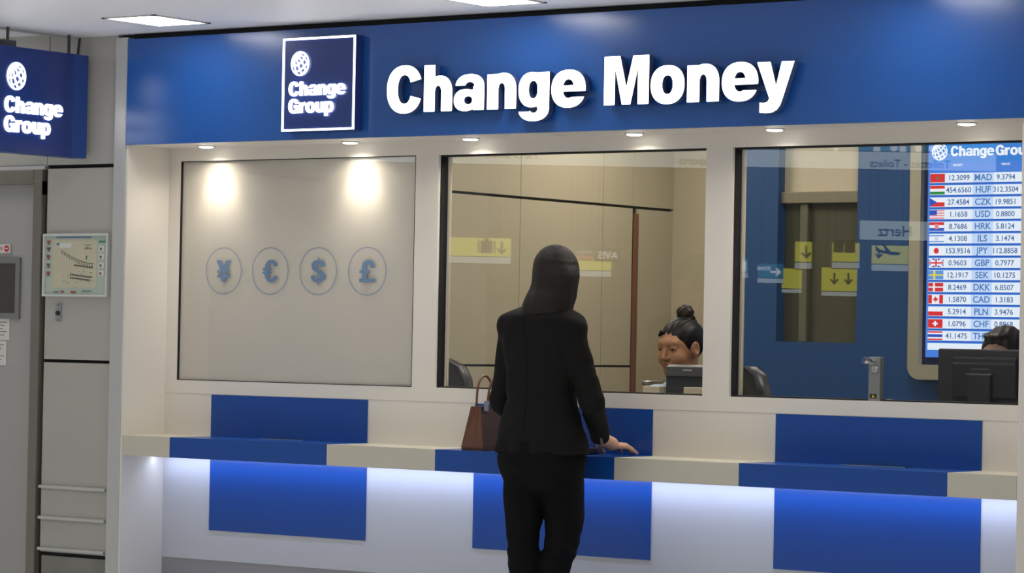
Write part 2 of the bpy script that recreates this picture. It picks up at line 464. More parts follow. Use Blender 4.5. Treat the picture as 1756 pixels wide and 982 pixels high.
# ================================================================== SETTING
D = 0.23                                  # how far counter and fascia stand in front of the glazed wall
ZC = 2.49
structure(bx(-8, 12, -20, 6, -0.1, 0).build('floor', FLOOR))
c = MB()
c.box(-0.30, 6, -1.9, -0.0, ZC, ZC + .12); c.box(-3, -0.30, -1.9, -0.0, ZC + .018, ZC + .12)
structure(c.build('ceiling', CEIL))
structure(bx(-.1, 4.6, .0, 3.7, 2.62, 2.7).build('ceiling', CEIL))
structure(bx(-.32, -.28, -1.9, -.19, ZC - .004, ZC + .03).build('trim_1', TRIM))
# hall end wall far behind the photographer (seen only as reflection)
structure(bx(-16, 14, -24.2, -24, 0, 4.2).build('wall_back', PANEL))

# glazed front wall of the kiosk: three openings
X1, X2, X3, X4, X5, X6 = .059, 1.170, 1.272, 2.3815, 2.485, 3.641
ZB, ZT, SOF = 1.2064, 2.0277, 2.078
w = MB()
w.box(0, X6, 0, .07, 1.0, ZB); w.box(0, X6, 0, .07, ZT, SOF)
for a, b in ((0, X1), (X2, X3), (X4, X5)): w.box(a, b, 0, .07, ZB, ZT)
wf = structure(w.build('wall_front', WHITE))
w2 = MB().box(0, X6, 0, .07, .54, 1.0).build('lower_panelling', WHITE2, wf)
MB().box(0, X6, .002, .07, 0, .54).build('plinth', GREYP, wf)
MB().box(0, X6, -.0006, .0, 1.1555, 1.157).build('panel_joint', mat('fine_joint', (.42, .40, .36, 1), .6), wf)
PX = [(.236, .976), (1.4528, 2.190), (2.667, 3.409)]
for a, b in PX:
    tag(MB().box(a, b, -.004, .0, 1.0, 1.155).build('upper_blue_panel', BLUE, wf), 'blue splashback panel above the counter')
    tag(MB().box(a, b, -.004, .0, .6515, .93).build('lower_blue_panel', BLUE, wf), 'blue panel below the counter')
# left return and right end pillar
rt = structure(MB().box(-.008, 0, -D, .07, 0, SOF).build('wall_return', WHITE))
structure(MB().box(-.070, -.008, -D - .004, -.12, 0, ZC - .012, bev=.004).build('trim_2', TRIM))
structure(MB().box(X6, 4.5, -D, .07, 0, SOF, bev=.003).build('wall_right', WHITE))
# soffit / fascia box
so = structure(MB().box(0, 4.5, -D + .004, .07, SOF, 2.462).build('bulkhead', WHITE))
so.name = 'trim_3'
fb = empty('fascia_board', (0, -D, SOF))
tag(fb, 'long glossy blue fascia board above the kiosk windows carrying the lit lettering', 'fascia')
f1 = MB()
f1.box(-.002, .962, -D - .012, -D + .004, SOF - .002, 2.468); f1.box(.9635, 4.5, -D - .012, -D + .004, SOF - .002, 2.468)
keep_world(f1.build('fascia_panel', FASC), fb)
keep_world(MB().box(0, 4.5, -D + .02, -D + .03, 2.462, ZC).build('shadow_gap', BLACK), fb)
def ring_frame(mb, x0, x1, z0, z1, w_, y0, y1):
    mb.box(x0, x0 + w_, y0, y1, z0, z1); mb.box(x1 - w_, x1, y0, y1, z0, z1)
    mb.box(x0 + w_, x1 - w_, y0, y1, z0, z0 + w_); mb.box(x0 + w_, x1 - w_, y0, y1, z1 - w_, z1); return mb
GLASS = glass_mat('window_glass'); FILM = film_mat()
for i, (a, b) in enumerate(((X1, X2), (X3, X4), (X5, X6 + .02))):
    wn = structure(bx(a, b, *((.034, .042) if i else (.004, .010)), ZB, ZT).build('window_%d' % (i + 1), GLASS))
    tag(ring_frame(MB(), a, b, ZB, ZT, *((.005, .012, .05) if i else (.0025, -.0004, .010))).build('gasket', BLACK, wn), 'black rubber gasket')
    if i: MB().box(a + .016, a + .023, .044, .05, ZB, ZT).build('window_bead', CREAM, wn)
    if i == 0:
        MB().box(a, b, .011, .013, ZB, ZT).build('frosted_film', FILM, wn)
        for k, (g, cx) in enumerate((('yen', .277), ('euro', .503), ('dollar', .730), ('pound', .957))):
            s = MB(); th = [2 * PI * t / 64 for t in range(64)]
            for t in range(64):
                a0, a1 = th[t], th[(t + 1) % 64]; r0, r1 = .0845, .0872
                s.add([(cx + r * math.cos(q), .0032, 1.616 + r * math.sin(q)) for q, r in ((a0, r0), (a0, r1), (a1, r1), (a1, r0))], [(0, 1, 2, 3)])
            cap = .079
            lp = [[(px * cap * 1.02, py * cap) for px, py in l] for l in glyph_loops(g, .02)]
            into(s, curve_mesh(lp, .0006), frame_at((cx - GLY[g][1] * cap * .51, .0030, 1.616 - cap / 2)))
            tag(s.build('currency_symbol', STICK, wn), 'steel blue %s sign in a thin circle' % g)

# ---- exterior panelled wall on the left, with door
w = MB()
ZJ, ZJ2 = 2.004, 1.268
wl = structure(MB().box(-3.4, -.07, -.185, -.10, 2.02, ZC + .02).box(-.455, -.07, -.185, -.10, 0, 2.02).box(-3.4, -1.5, -.185, -.1, 0, 2.02).build('wall_left', BLACK))
for (x0, x1) in ((-.436, -.084), (-.97, -.439), (-1.6, -.973)):
    MB().box(x0, x1, -.205, -.186, ZJ + .007, ZC + .02, bev=.0015).build('wall_panel', PANEL, wl)
for (z0, z1) in ((ZJ2 + .006, ZJ - .007), (.545, ZJ2 - .006)):
    MB().box(-.434, -.080, -.205, -.186, z0, z1, bev=.0015).build('wall_panel', PANEL, wl)
MB().box(-.434, -.095, -.195, -.184, 0, .53).build('skirting_panel', MOTTLE, wl)
for z in (.791, .674, .556):
    MB().box(-.437, -.095, -.219, -.203, z - .006, z + .006, bev=.003).build('rubbing_strip', TRIM, wl)
MB().box(-.084, -.07, -.190, -.186, .0, ZC).build('panel_reveal', BLACK, wl)
# door frame and leaf
df = MB()
df.box(-.500, -.455, -.215, -.12, 0, 1.955, bev=.004); df.box(-1.50, -.500, -.215, -.12, 1.940, 1.995, bev=.004); df.box(-.500, -.455, -.213, -.12, 1.9, 1.995)
df.box(-1.54, -1.50, -.215, -.12, 0, 1.995)
tr4 = structure(df.build('trim_4', DARKSTEEL))
MB().box(-1.55, -.444, -.212, -.16, 1.995, 2.008).build('lintel_strip', TRIM, tr4)
dr = structure(bx(-1.495, -.502, -.175, -.14, .01, 1.945, bev=.002).build('door_1', DOORM))
ring_frame(MB(), -1.2, -.593, 1.425, 1.66, .022, -.185, -.174).build('viewing_panel_frame', mat('grey_vision_frame', (.22, .22, .21, 1), .4, .3), dr)
MB().box(-1.18, -.612, -.180, -.1745, 1.445, 1.64).build('viewing_panel_glass', mat('smoked_vision_glass', (.055, .05, .04, 1), .15), dr)
sg = MB().use(PAPER).box(-.86, -.650, -.182, -.175, 1.678, 1.712, bev=.001)
sg.use(mat('sign_red', (.5, .02, .02, 1), .5)).lathe((-.667, -.1825, 1.695), [(.0125, 0), (.0125, -.0012)], 24, 'y')
sg.use(PAPER).box(-.675, -.659, -.1845, -.1838, 1.693, 1.6975)
sg.use(MATS['sign_red']); into(sg, text_mesh('ACCES INTERDITE', .016, .0005, 'RIGHT', .01), frame_at((-.690, -.183, 1.689)))
ds = tag(sg.build('door_sign', None), 'small white no entry sign with red symbol on the grey door', 'sign')
def paper(x0, x1, z0, z1, label, rot):
    p = MB().use(PAPER).box(x0, x1, -.1775, -.1762, z0, z1)
    p.use(INK)
    for k in range(5):
        zz = z1 - (z1 - z0) * (.18 + .15 * k)
        p.box(x0 + .015, x1 - .014 - .012 * ((k * 7) % 3), -.1780, -.1774, zz, zz + .0022)
    return tag(p.build('notice_sheet', None), label, 'notice')
paper(-.78, -.647, 1.343, 1.425, 'white notice sheet taped to the grey door, upper of the two', 0)
paper(-.80, -.662, 1.245, 1.340, 'white notice sheet taped to the grey door, lower of the two', 0)

# evacuation plan board
pb = empty('evacuation_plan', (-.27, -.207, 1.514)); tag(pb, 'framed square evacuation plan with site map on the beige wall panel', 'notice board')
keep_world(ring_frame(MB(), -.434, -.100, 1.512, 1.749, .008, -.224, -.205).build('frame', mat('pale_alu', (.62, .64, .60, 1), .4, .2)), pb)
SH = MB().use(mat('plan_green_sheet', (.42, .48, .41, 1), .5)).box(-.427, -.107, -.216, -.206, 1.519, 1.742)
SH.use(mat('plan_sand_sheet', (.52, .49, .35, 1), .5)).box(-.388, -.160, -.217, -.2155, 1.545, 1.728)
keep_world(SH.build('plan_sheet', None), pb)
PM = MB(); y0, y1 = -.2180, -.2168
DK = mat('plan_dark_line', (.10, .10, .08, 1), .6); RD = mat('plan_red', (.35, .04, .03, 1), .6); GN = mat('plan_green', (.05, .22, .10, 1), .6); BL = mat('plan_blue', (.06, .17, .42, 1), .6)
PM.use(DK)
pts = [(-.345 + .17 * t, 1.683 - .047 * math.sin(t * PI * .52)) for t in np.linspace(0, 1, 14)]
for (a, b), (c_, d_) in zip(pts[:-1], pts[1:]):
    PM.box(a, c_, y0, y1, b - .0012, b + .0012)
    PM.box(a + .004, a + .007, y0, y1, b - .012, b - .004)
for r_, (zz, n) in enumerate(((1.627, 12), (1.592, 14), (1.580, 13))):
    for k in range(n):
        xx = -.275 + .0082 * k + (.0 if r_ == 0 else -.02); PM.box(xx, xx + .0058, y0, y1, zz - .002 * k * .4, zz + .006 - .002 * k * .4)
for k in range(26):
    xx = random.uniform(-.34, -.18); zz = random.uniform(1.56, 1.61); PM.box(xx, xx + random.uniform(.002, .008), y0, y1, zz, zz + .0016)
PM.box(-.225, -.19, y0, y1, 1.705, 1.7065); 
for k in range(5): PM.box(-.224 + .008 * k, -.220 + .008 * k, y0, y1, 1.690, 1.690 + .004 + .003 * (k % 3))
PM.use(BL).box(-.37, -.19, y0, y1, 1.7335, 1.7365); PM.box(-.367, -.352, y0, y1, 1.706, 1.714)
PM.use(PAPER).box(-.352, -.29, y0, y1, 1.696, 1.714)
PM.use(GN).box(-.215, -.209, y0, y1, 1.652, 1.666); PM.box(-.232, -.185, y0, y1, 1.531, 1.535); PM.box(-.150, -.118, y0, y1, 1.715, 1.722)
for k, zz in enumerate((1.715, 1.690, 1.660, 1.628, 1.598)):
    PM.use(RD if k in (0, 2, 4) else DK).box(-.418, -.400, y0, y1, zz, zz + .008); PM.use(DK).box(-.414, -.404, y0, y1, zz - .008, zz - .002)
    if k: PM.use(PAPER).box(-.150, -.122, y0, y1, zz - .008, zz + .012); PM.use(RD if k == 4 else DK).box(-.144, -.134, y0 - .0003, y1, zz - .004, zz + .006)
PM.use(DK).box(-.38, -.352, y0, y1, 1.528, 1.531)
PM.use(RD).box(-.29, -.265, y0, y1, 1.526, 1.532); PM.box(-.342, -.325, y0, y1, 1.527, 1.533)
keep_world(PM.build('plan_drawing', None), pb)
ks = empty('key_switch', (-.359, -.206, 1.419)); tag(ks, 'small steel key switch plate under the evacuation plan', 'switch')
keep_world(MB().box(-.374, -.345, -.210, -.2045, 1.417, 1.487, bev=.001).build('plate', STEEL), ks)
keep_world(MB().lathe((-.3595, -.210, 1.449), [(.009, 0), (.009, -.006), (.007, -.008)], 20, 'y').build('key_cylinder', BLACKP), ks)
for z in (1.480, 1.423): keep_world(MB().lathe((-.3595, -.210, z), [(.0035, 0), (.0035, -.0015)], 12, 'y').build('screw', DARKSTEEL), ks)

# ================================================================== SIGNS
# logo box on fascia
lg = empty('logo_sign', (.95, -D - .012, 2.102)); tag(lg, 'square navy light box with white lit border and globe logo, left of the big lettering', 'sign')
YF = -D - .055
keep_world(bx(.786, 1.115, YF, -D - .013, 2.102, 2.433, bev=.002).build('housing', NAVY), lg)
keep_world(ring_frame(MB(), .7865, 1.1145, 2.1025, 2.4325, .0075, YF - .0035, YF).build('lit_border', LWHITE), lg)
def logo_text(parent, M, m, s, h=.03):
    """M places the local origin at the left end of the second line's baseline"""
    for word, x0, z0, wd, cap in (('Change', 0, .061 * s, .257 * s, .050 * s), ('Group', 0, 0, .204 * s, .050 * s)):
        mb = MB()
        for me, x in word_meshes(word, cap, wd, .004, h): into(mb, me, M @ Matrix.Translation((x0 + x, z0, .002)))
        keep_world(mb.build('lettering', m), parent)
    r = .0435 * s; lp = [[(p * r * .93, q * r) for p, q in l] for l in contours(lambda X, Y: tilt_globe(X, Y, .060, 30), -1.1, 1.1, -1.1, 1.1, .03)]
    me = curve_mesh(lp, .004)
    keep_world(into(MB(), me, M @ Matrix.Translation((.049 * s, .175 * s, .002))).build('globe_emblem', m), parent)
logo_text(lg, frame_at((.82, YF - .0035, 2.166)), LWHITE2, 1.0)
# big letters
bl = empty('sign_lettering', (1.25, -D - .012, 2.154)); tag(bl, 'large white illuminated letters reading Change Money on the blue fascia', 'sign')
LSHADE = mat('letter_side_shade', (.05, .08, .20, 1), .5)  # shadow on the letter sides put into a dark blue colour
LET = [('C', 1.252, 1.405), ('h', 1.413, 1.534), ('a', 1.541, 1.672), ('n', 1.681, 1.802), ('g', 1.811, 1.937), ('e', 1.945, 2.083),
       ('M', 2.156, 2.331), ('o', 2.338, 2.468), ('n', 2.478, 2.599), ('e', 2.609, 2.744), ('y', 2.739, 2.876)]
for ch, xa, xb in LET:
    sx = (xb - xa) / GLY[ch][1]
    me = curve_mesh([[(p * sx, q * .160) for p, q in l] for l in glyph_loops(ch, .0125)], .026)
    mb = MB()
    M = frame_at((xa, -D - .037, 2.155))
    for p in me.polygons:
        mb.use(LWHITE if p.normal.z > .7 else LSHADE)
        mb.add([M @ me.vertices[i].co for i in p.vertices], [tuple(range(len(p.vertices)))])
    keep_world(mb.build('letter', None), bl)
# blade sign on the left
bs = empty('hanging_light_box', (-.24, -.23, 2.03)); tag(bs, 'blue projecting light box with white globe and lettering above the grey door', 'sign')
XS = -.212
keep_world(bx(XS - .07, XS, -1.0, -.229, 2.030, 2.417, bev=.002).build('housing', SIGNBLUE), bs)
keep_world(bx(XS - .001, XS + .002, -.98, -.309, 2.033, 2.414).build('face_panel', NAVY), bs)
logo_text(bs, frame_at((XS + .003, -.667, 2.104), PI / 2), LWHITE2, 1.17, .035)
for y in (-.30, -.62):
    keep_world(MB().tube([(XS - .035, y, 2.415), (XS - .035, y, ZC + .02)], .006, 8).build('hanger_rod', DGREY), bs)
keep_world(bx(XS - .06, XS - .01, -.66, -.60, 2.417, 2.44).build('hanger_bracket', DGREY), bs)
cb = MB().tube([(-.29, -.208, 2.42), (-.285, -.208, 2.46), (-.28, -.207, 2.49)], .004, 8)
keep_world(cb.build('cable', BLACKP), bs)

# ================================================================== COUNTER
CTW = mat('off_white_counter', (.54, .51, .42, 1), .4)
xs_ = [0, .236, .976, 1.4528, 2.190, 2.667, 3.409, X6]
CTR = empty('service_counter', (0, 0, 1.0))
tag(CTR, 'long white shelf counter with blue sections running under the three kiosk windows', 'counter')
for i in range(7):
    o = MB().box(xs_[i], xs_[i + 1], -D, 0, .926, 1.0).build('blue_section' if i % 2 else 'white_section', BLUE if i % 2 else CTW)
    keep_world(o, CTR); o['label'] = 'glossy blue counter section' if i % 2 else 'white counter section'
for a, b in ((.505, .70), (1.72, 1.91), (2.935, 3.155)):
    t = MB().use(BLACK).box(a, b, -.030, -.004, 1.0, 1.0015).use(STEEL)
    ring_frame(t, 0, 0, 0, 0, 0, 0, 0) if False else t.box(a - .004, b + .004, -.034, -.030, 1.0, 1.002)
    tag(keep_world(t.build('money_tray', None), CTR), 'dark scooped money tray slot')
st = empty('led_strip', (1.8, -.03, .92)); tag(st, 'thin bluish white LED strip under the counter along the lower wall', 'light')
keep_world(bx(.01, X6 - .01, -.07, -.05, .9205, .926).build('light_channel', glow('led_white_blue', (.75, .82, 1, 1), 5)), st)
def area(name, loc, sx, sy, power, col, rot=(0, 0, 0), parent=None, spread=PI):
    l = bpy.data.lights.new(name, 'AREA'); l.shape = 'RECTANGLE'; l.size = sx; l.size_y = sy; l.energy = power; l.color = col; l.spread = spread
    o = bpy.data.objects.new(name, l); COL.objects.link(o); o.location = loc; o.rotation_euler = rot
    if parent: keep_world(o, parent)
    return o
area('led_light', (1.82, -.060, .919), 3.6, .02, LED_W, (.52, .62, 1.0), (math.radians(22), 0, 0), st)

# ================================================================== LIGHTS
DL = [(.248, -.075), (.926, -.070), (1.459, -.068), (2.142, -.072), (2.692, -.085), (3.386, -.095)]
DLN = ['leftmost, above the yen sign side of the frosted window', 'above the right part of the frosted window', 'above the left end of the middle window',
       'above the right half of the middle window', 'above the left end of the right window', 'rightmost, above the rate screen']
for (x, y), nm in zip(DL, DLN):
    e = empty('downlight', (x, y, SOF)); tag(e, 'round recessed downlight in the soffit, ' + nm, 'light', 'downlights in the soffit')
    keep_world(MB().lathe((x, y, SOF), [(.033, .0), (.033, -.003), (.029, -.004)], 28).build('rim', TRIM), e)
    keep_world(MB().lathe((x, y, SOF - .0035), [(.026, .0), (.026, -.003), (.018, -.005)], 24).build('lens', glow('downlight_lens', (1, .95, .86, 1), 9)), e)
    for pw, sz, bl_, tl in ((SPOT_W * .50, 150, .8, 0), (SPOT_W * 1.0, 78, 1.0, 14)):
        l = bpy.data.lights.new('spot', 'SPOT'); l.energy = pw; l.color = (1, .91, .78); l.spot_size = math.radians(sz); l.spot_blend = bl_; l.shadow_soft_size = .015
        o = bpy.data.objects.new('spot', l); COL.objects.link(o); o.location = (x, y, SOF - .012); o.rotation_euler = (math.radians(tl), 0, 0); keep_world(o, e)
for x, nm in ((1.817, 'middle'), (3.029, 'right')):
    e = MB().lathe((x, -.082, SOF), [(.036, 0), (.036, -.0015), (.031, -.0025)], 28).build('ceiling_speaker', WHITE)
    tag(e, 'flat white round cover plate in the soffit above the %s window' % nm, 'cover plate', 'round soffit covers')
def ceiling_light(x, y, nm):
    e = empty('ceiling_light', (x, y, ZC)); tag(e, nm, 'ceiling light', 'square ceiling lights')
    fr = MB(); W, H = .125, .15
    for a in (ring_frame(MB(), 0, 0, 0, 0, 0, 0, 0),): pass
    fr.box(x - W, x - W + .014, y - H, y + H, ZC - .004, ZC); fr.box(x + W - .014, x + W, y - H, y + H, ZC - .004, ZC)
    fr.box(x - W, x + W, y - H, y - H + .014, ZC - .004, ZC); fr.box(x - W, x + W, y + H - .014, y + H, ZC - .004, ZC)
    keep_world(fr.build('frame', TRIM), e)
    keep_world(bx(x - W + .014, x + W - .014, y - H + .014, y + H - .014, ZC - .002, ZC).build('diffuser', glow('ceiling_diffuser', (1, .98, .95, 1), CEIL_E)), e)
ceiling_light(.42, -.55, 'square recessed ceiling light in front of the globe logo sign')
ceiling_light(1.88, -.55, 'square recessed ceiling light above the big lettering, cut by the top edge')
ceiling_light(3.34, -.55, 'square ceiling light above the right end of the fascia, seen mirrored in the glossy fascia')
ceiling_light(-1.04, -.55, 'square ceiling light left beyond the projecting light box')
area('hall_fill', (2.0, -4.4, 3.9), 6, 3, 60, (1, .96, .90), (math.radians(30), 0, 0))  # added fill towards the facade, stands for no known lamp
area('hall_fill', (1.5, -3.0, 4.15), 9, 3, 190, (1, .98, .96), (0, 0, 0), spread=math.radians(95))  # added downward fill, brightens the floor and its bounce onto the ceiling

# ================================================================== OFFICE INSIDE
wi = structure(bx(.0, .012, .07, 3.5, 0, 2.62).build('wall_inner', BLACK))
ys = [.07, .302, .952, 1.602, 2.252, 2.902, 3.15]
for i in range(len(ys) - 1):
    for z0, z1 in ((0, ZJ2 - .005), (ZJ2 + .005, ZJ - .006), (ZJ + .006, 2.62)):
        if z0 == 0 and False: pass
        MB().box(.012, .030, ys[i] + (.002 if i else 0), ys[i + 1] - .002, z0, z1, bev=.001).build('wall_panel', INPANEL, wi)
MB().box(.012, .030, 3.15, 3.5, ZJ + .006, 2.62).build('wall_panel', INPANEL, wi)
d2 = structure(bx(.012, .026, 3.20, 3.5, 0, ZJ - .006).build('door_2', INPANEL))
MB().box(.026, .038, 3.155, 3.190, 1.0, 1.975, bev=.003).build('wooden_pull_bar', mat('red_brown_wood', (.17, .065, .030, 1), .45, noise=.2, nscale=20, stretch=(1, 1, .1)), d2)
hb = MB().tube([(.026, 3.27, 1.195), (.06, 3.27, 1.195), (.06, 3.40, 1.195)], .012, 10); hb.build('door_handle', STEEL, d2)
structure(bx(0, 4.6, 3.5, 3.56, 0, 2.62).build('wall_rear', INPANEL))
structure(bx(4.5, 4.56, .07, 3.5, 0, 2.62).build('wall_side', OBLUE))
# blue partition with an opening
PY = 1.80
p = MB(); A0, A1, B0, B1 = 1.600, 1.957, 1.393, 2.30
p.box(1.37, A0, PY, PY + .09, 0, 2.62); p.box(A1, 4.5, PY, PY + .09, 0, 2.62); p.box(A0, A1, PY, PY + .09, 0, B0); p.box(A0, A1, PY, PY + .09, B1, 2.62)
wp = structure(p.build('wall_partition', OBLUE))
MB().box(A0, A1, PY + .05, PY + .085, 1.985, B1).build('lintel_panel', CREAM, wp)
MB().box(A0, A1, PY + .02, PY + .085, 1.94, 1.985, bev=.004).build('beam', mat('dull_beam', (.26, .23, .16, 1), .5), wp)
MB().box(A0, A1, PY + .06, PY + .085, B0, 1.94).build('recess_panel', OLIVE, wp)
MB().box(A0 + .08, A0 + .115, PY + .035, PY + .06, B0, 1.94, bev=.004).build('mullion', mat('olive_grey', (.14, .135, .085, 1), .5), wp)
# office ceiling lights (above the window head, out of direct view)
for x, y, nm in ((.9, 1.0, 'left'), (2.6, .9, 'middle'), (.7, 2.6, 'rear')):
    e = empty('office_ceiling_light', (x, y, 2.62)); tag(e, 'flat office ceiling light inside the kiosk, %s one' % nm, 'ceiling light', 'office ceiling lights')
    keep_world(bx(x - .3, x + .3, y - .3, y + .3, 2.61, 2.62).build('diffuser', glow('office_diffuser', (1, .93, .80, 1), ROOM_E)), e)
    keep_world(ring_frame(MB(), 0, 0.001, 0, .001, .0004, 0, .001).build('clip', TRIM), e) if False else None

# worktop ledge + desk
dk = empty('teller_desk', (1.9, .3, 0)); tag(dk, 'dark raised desk ledge behind the kiosk glass', 'desk')
keep_world(bx(.5, 4.4, .09, .44, 1.150, 1.188, bev=.003).build('raised_ledge', DGREY), dk)
keep_world(bx(.5, 4.4, .10, .13, 0, 1.150).build('support_panel', DGREY), dk)
# receipt printer / card terminal
T = empty('card_terminal', (2.212, .20, 1.188)); tag(T, 'dark grey card terminal standing on the ledge in front of the seated teller', 'card terminal')
Mt = Matrix.Translation((2.198, .205, 1.188)) @ Matrix.Rotation(math.radians(25), 4, 'Z')
b = MB().box(-.085, .085, -.03, .09, 0, .02, bev=.006, M=Mt); keep_world(b.build('base', DGREY), T)
poly = [(-.035, .015), (.035, .015), (.032, .06), (.052, .105), (.045, .118), (-.010, .112), (-.03, .08)]
b = MB().prism(poly, Mt @ Matrix(((0, 0, 1, -.072), (1, 0, 0, 0), (0, 1, 0, 0), (0, 0, 0, 1))), .144); keep_world(b.build('housing', DGREY), T)
b = MB().box(-.072, .072, -.040, -.028, .078, .112, bev=.003, M=Mt); keep_world(b.build('paper_cover', mat('mid_grey_plastic', (.10, .105, .11, 1), .35)), T)
b = MB().box(-.014, .016, -.0412, -.0398, .098, .102, M=Mt); keep_world(b.build('badge', mat('silver_badge', (.6, .6, .6, 1), .4)), T)
for x0, x1, y0_, nm in ((2.086, 2.152, .093, 'left of'), (2.250, 2.330, .093, 'right of')):
    t = MB().use(CREAM).box(x0, x1, y0_, y0_ + .045, 1.188, 1.232, bev=.002)
    tag(t.build('form_box', None), 'low cream box on the ledge %s the card terminal' % nm, 'box', 'cream boxes on the ledge')
# papers
for x0, y0_, w_, d_, rz, nm in ((2.36, .30, .10, .10, .1, 'left'), (2.47, .36, .09, .10, -.15, 'right')):
    e = MB().use(PAPER).box(-w_ / 2, w_ / 2, -d_ / 2, d_ / 2, 0, .010).use(BLACKP).box(-w_ / 2, w_ / 2, -d_ / 2 - .001, -d_ / 2, .003, .005)
    o = e.build('paper_stack', None); o.location = (x0 + .04, y0_ - .05, 1.188); o.rotation_euler[2] = rz
    tag(o, 'flat stack of white papers on the ledge behind the right window, %s one' % nm, 'papers', 'paper stacks on the ledge')
kn = MB().lathe((2.93, .28, 1.188), [(.018, 0), (.018, .012), (.012, .02), (.0, .022)], 20).build('bell_knob', BLACKP)
tag(kn, 'small black round knob on the ledge right of the speech bracket', 'knob')
# speech bracket on the right window
mk = empty('intercom_bracket', (3.02, .03, 1.207)); tag(mk, 'upright brushed steel intercom bracket with chrome knob on the right window', 'intercom')
keep_world(bx(3.001, 3.043, .005, .032, 1.2064, 1.347, bev=.003).build('plate', mat('bracket_grey', (.27, .27, .26, 1), .35, .6)), mk)
kb = MB().tube([(3.018, .005, 1.330), (3.010, -.022, 1.334)], .0085, 14).tube([(3.010, -.022, 1.334), (3.005, -.034, 1.337)], .011, 14)
keep_world(kb.build('chrome_knob', mat('chrome', (.8, .8, .8, 1), .08, 1.0)), mk)
keep_world(MB().lathe((3.024, .005, 1.306), [(.012, 0), (.012, -.004), (.009, -.005)], 24, 'y').build('speaker_disc', STEEL), mk)
bd = MB().use(BLACKP).box(3.008, 3.032, .0035, .0055, 1.215, 1.229).use(mat('yellow_mark', (.7, .42, .02, 1), .5))
bd.prism([(0, 0), (.010, 0), (.005, .009)], frame_at((3.015, .0035, 1.2175)), .0008)
keep_world(bd.build('warning_badge', None), mk)

# monitor
mo = empty('computer_monitor', (3.24, .33, 1.188)); tag(mo, 'black computer monitor seen from behind in the right window', 'monitor')
Mm = Matrix.Translation((3.243, .33, 1.188))
keep_world(MB().box(-.158, .162, -.012, .018, .012, .190, bev=.006, M=Mm).build('display_housing', BLACKP), mo)
keep_world(MB().box(-.10, .13, -.026, -.012, .03, .165, bev=.008, M=Mm).build('rear_cover', mat('black_plastic_2', (.013, .013, .014, 1), .35)), mo)
v = MB()
for k in range(38): v.box(-.096 + k * .0059, -.0935 + k * .0059, -.0275, -.0262, .140, .147, M=Mm)
keep_world(v.build('vent_slots', mat('vent_grey', (.12, .12, .12, 1), .4)), mo)
keep_world(MB().box(-.035, .045, -.040, -.026, -.0, .112, bev=.004, M=Mm).build('stand_arm', BLACKP), mo)
keep_world(MB().box(-.040, .050, -.042, -.038, .106, .111, M=Mm).box(-.03, .035, -.0275, -.0262, .124, .127, M=Mm).build('trim_line', MATS['vent_grey']), mo)
keep_world(MB().box(-.11, .12, -.07, .07, 0, .010, bev=.004, M=Mm).build('base', BLACKP), mo)

# office chairs
def office_chair(x, y, rz, label, st=.70):
    e = empty('office_chair', (x, y, 0), rz); tag(e, label, 'chair', 'black office chairs')
    bk = MB(); n = 12; zs = [.80, .86, .95, 1.05, 1.15, 1.22, 1.27, 1.30]; hw = [.15, .19, .215, .225, .22, .205, .17, .09]
    vs = []; fs = []
    for side in (0, 1):
        for z, h_ in zip(zs, hw):
            for k in range(n + 1):
                u = -1 + 2 * k / n; vs.append((u * h_, -.24 + .05 * (1 - u * u) * -1 + (.055 if side else 0) - .06 * (z - .8), z))
    m_ = n + 1; R_ = len(zs)
    for side in (0, 1):
        o_ = side * R_ * m_
        for i in range(R_ - 1):
            for k in range(n):
                q = (o_ + i * m_ + k, o_ + i * m_ + k + 1, o_ + (i + 1) * m_ + k + 1, o_ + (i + 1) * m_ + k); fs.append(q if side else q[::-1])
    O_ = R_ * m_
    for i in range(R_ - 1):
        fs.append((i * m_, (i + 1) * m_, O_ + (i + 1) * m_, O_ + i * m_)); fs.append((i * m_ + n, O_ + i * m_ + n, O_ + (i + 1) * m_ + n, (i + 1) * m_ + n))
    for k in range(n):
        fs.append((k, O_ + k, O_ + k + 1, k + 1)); t_ = (R_ - 1) * m_; fs.append((t_ + k, t_ + k + 1, O_ + t_ + k + 1, O_ + t_ + k))
    bk.add(vs, fs, True); bk.build('backrest', BLACKP, e)
    MB().box(-.22, .22, -.20, .24, st - .08, st, bev=.03).build('seat', BLACKP, e)
    MB().box(-.03, .03, -.27, -.24, st - .08, .98, bev=.01).box(-.03, .03, -.26, -.1, st - .10, st - .08).build('back_bracket', DGREY, e)
    MB().tube([(0, 0, .08), (0, 0, st - .08)], .025, 12).build('gas_column', DGREY, e)
    for k in range(5):
        a = 2 * PI * k / 5; s = MB().tube([(0, 0, .10), (.27 * math.cos(a), .27 * math.sin(a), .07)], [.025, .016], 8); l_ = s.build('leg', DGREY, e)
        MB().lathe((.27 * math.cos(a), .27 * math.sin(a), 0), [(.022, 0), (.028, .02), (.022, .05)], 12).build('castor', BLACKP, l_)
office_chair(.335, .95, PI * .98, 'empty black office chair at the left end of the middle window')
office_chair(1.905, .60, math.radians(150), 'black office chair the person with the bun sits on', .575)

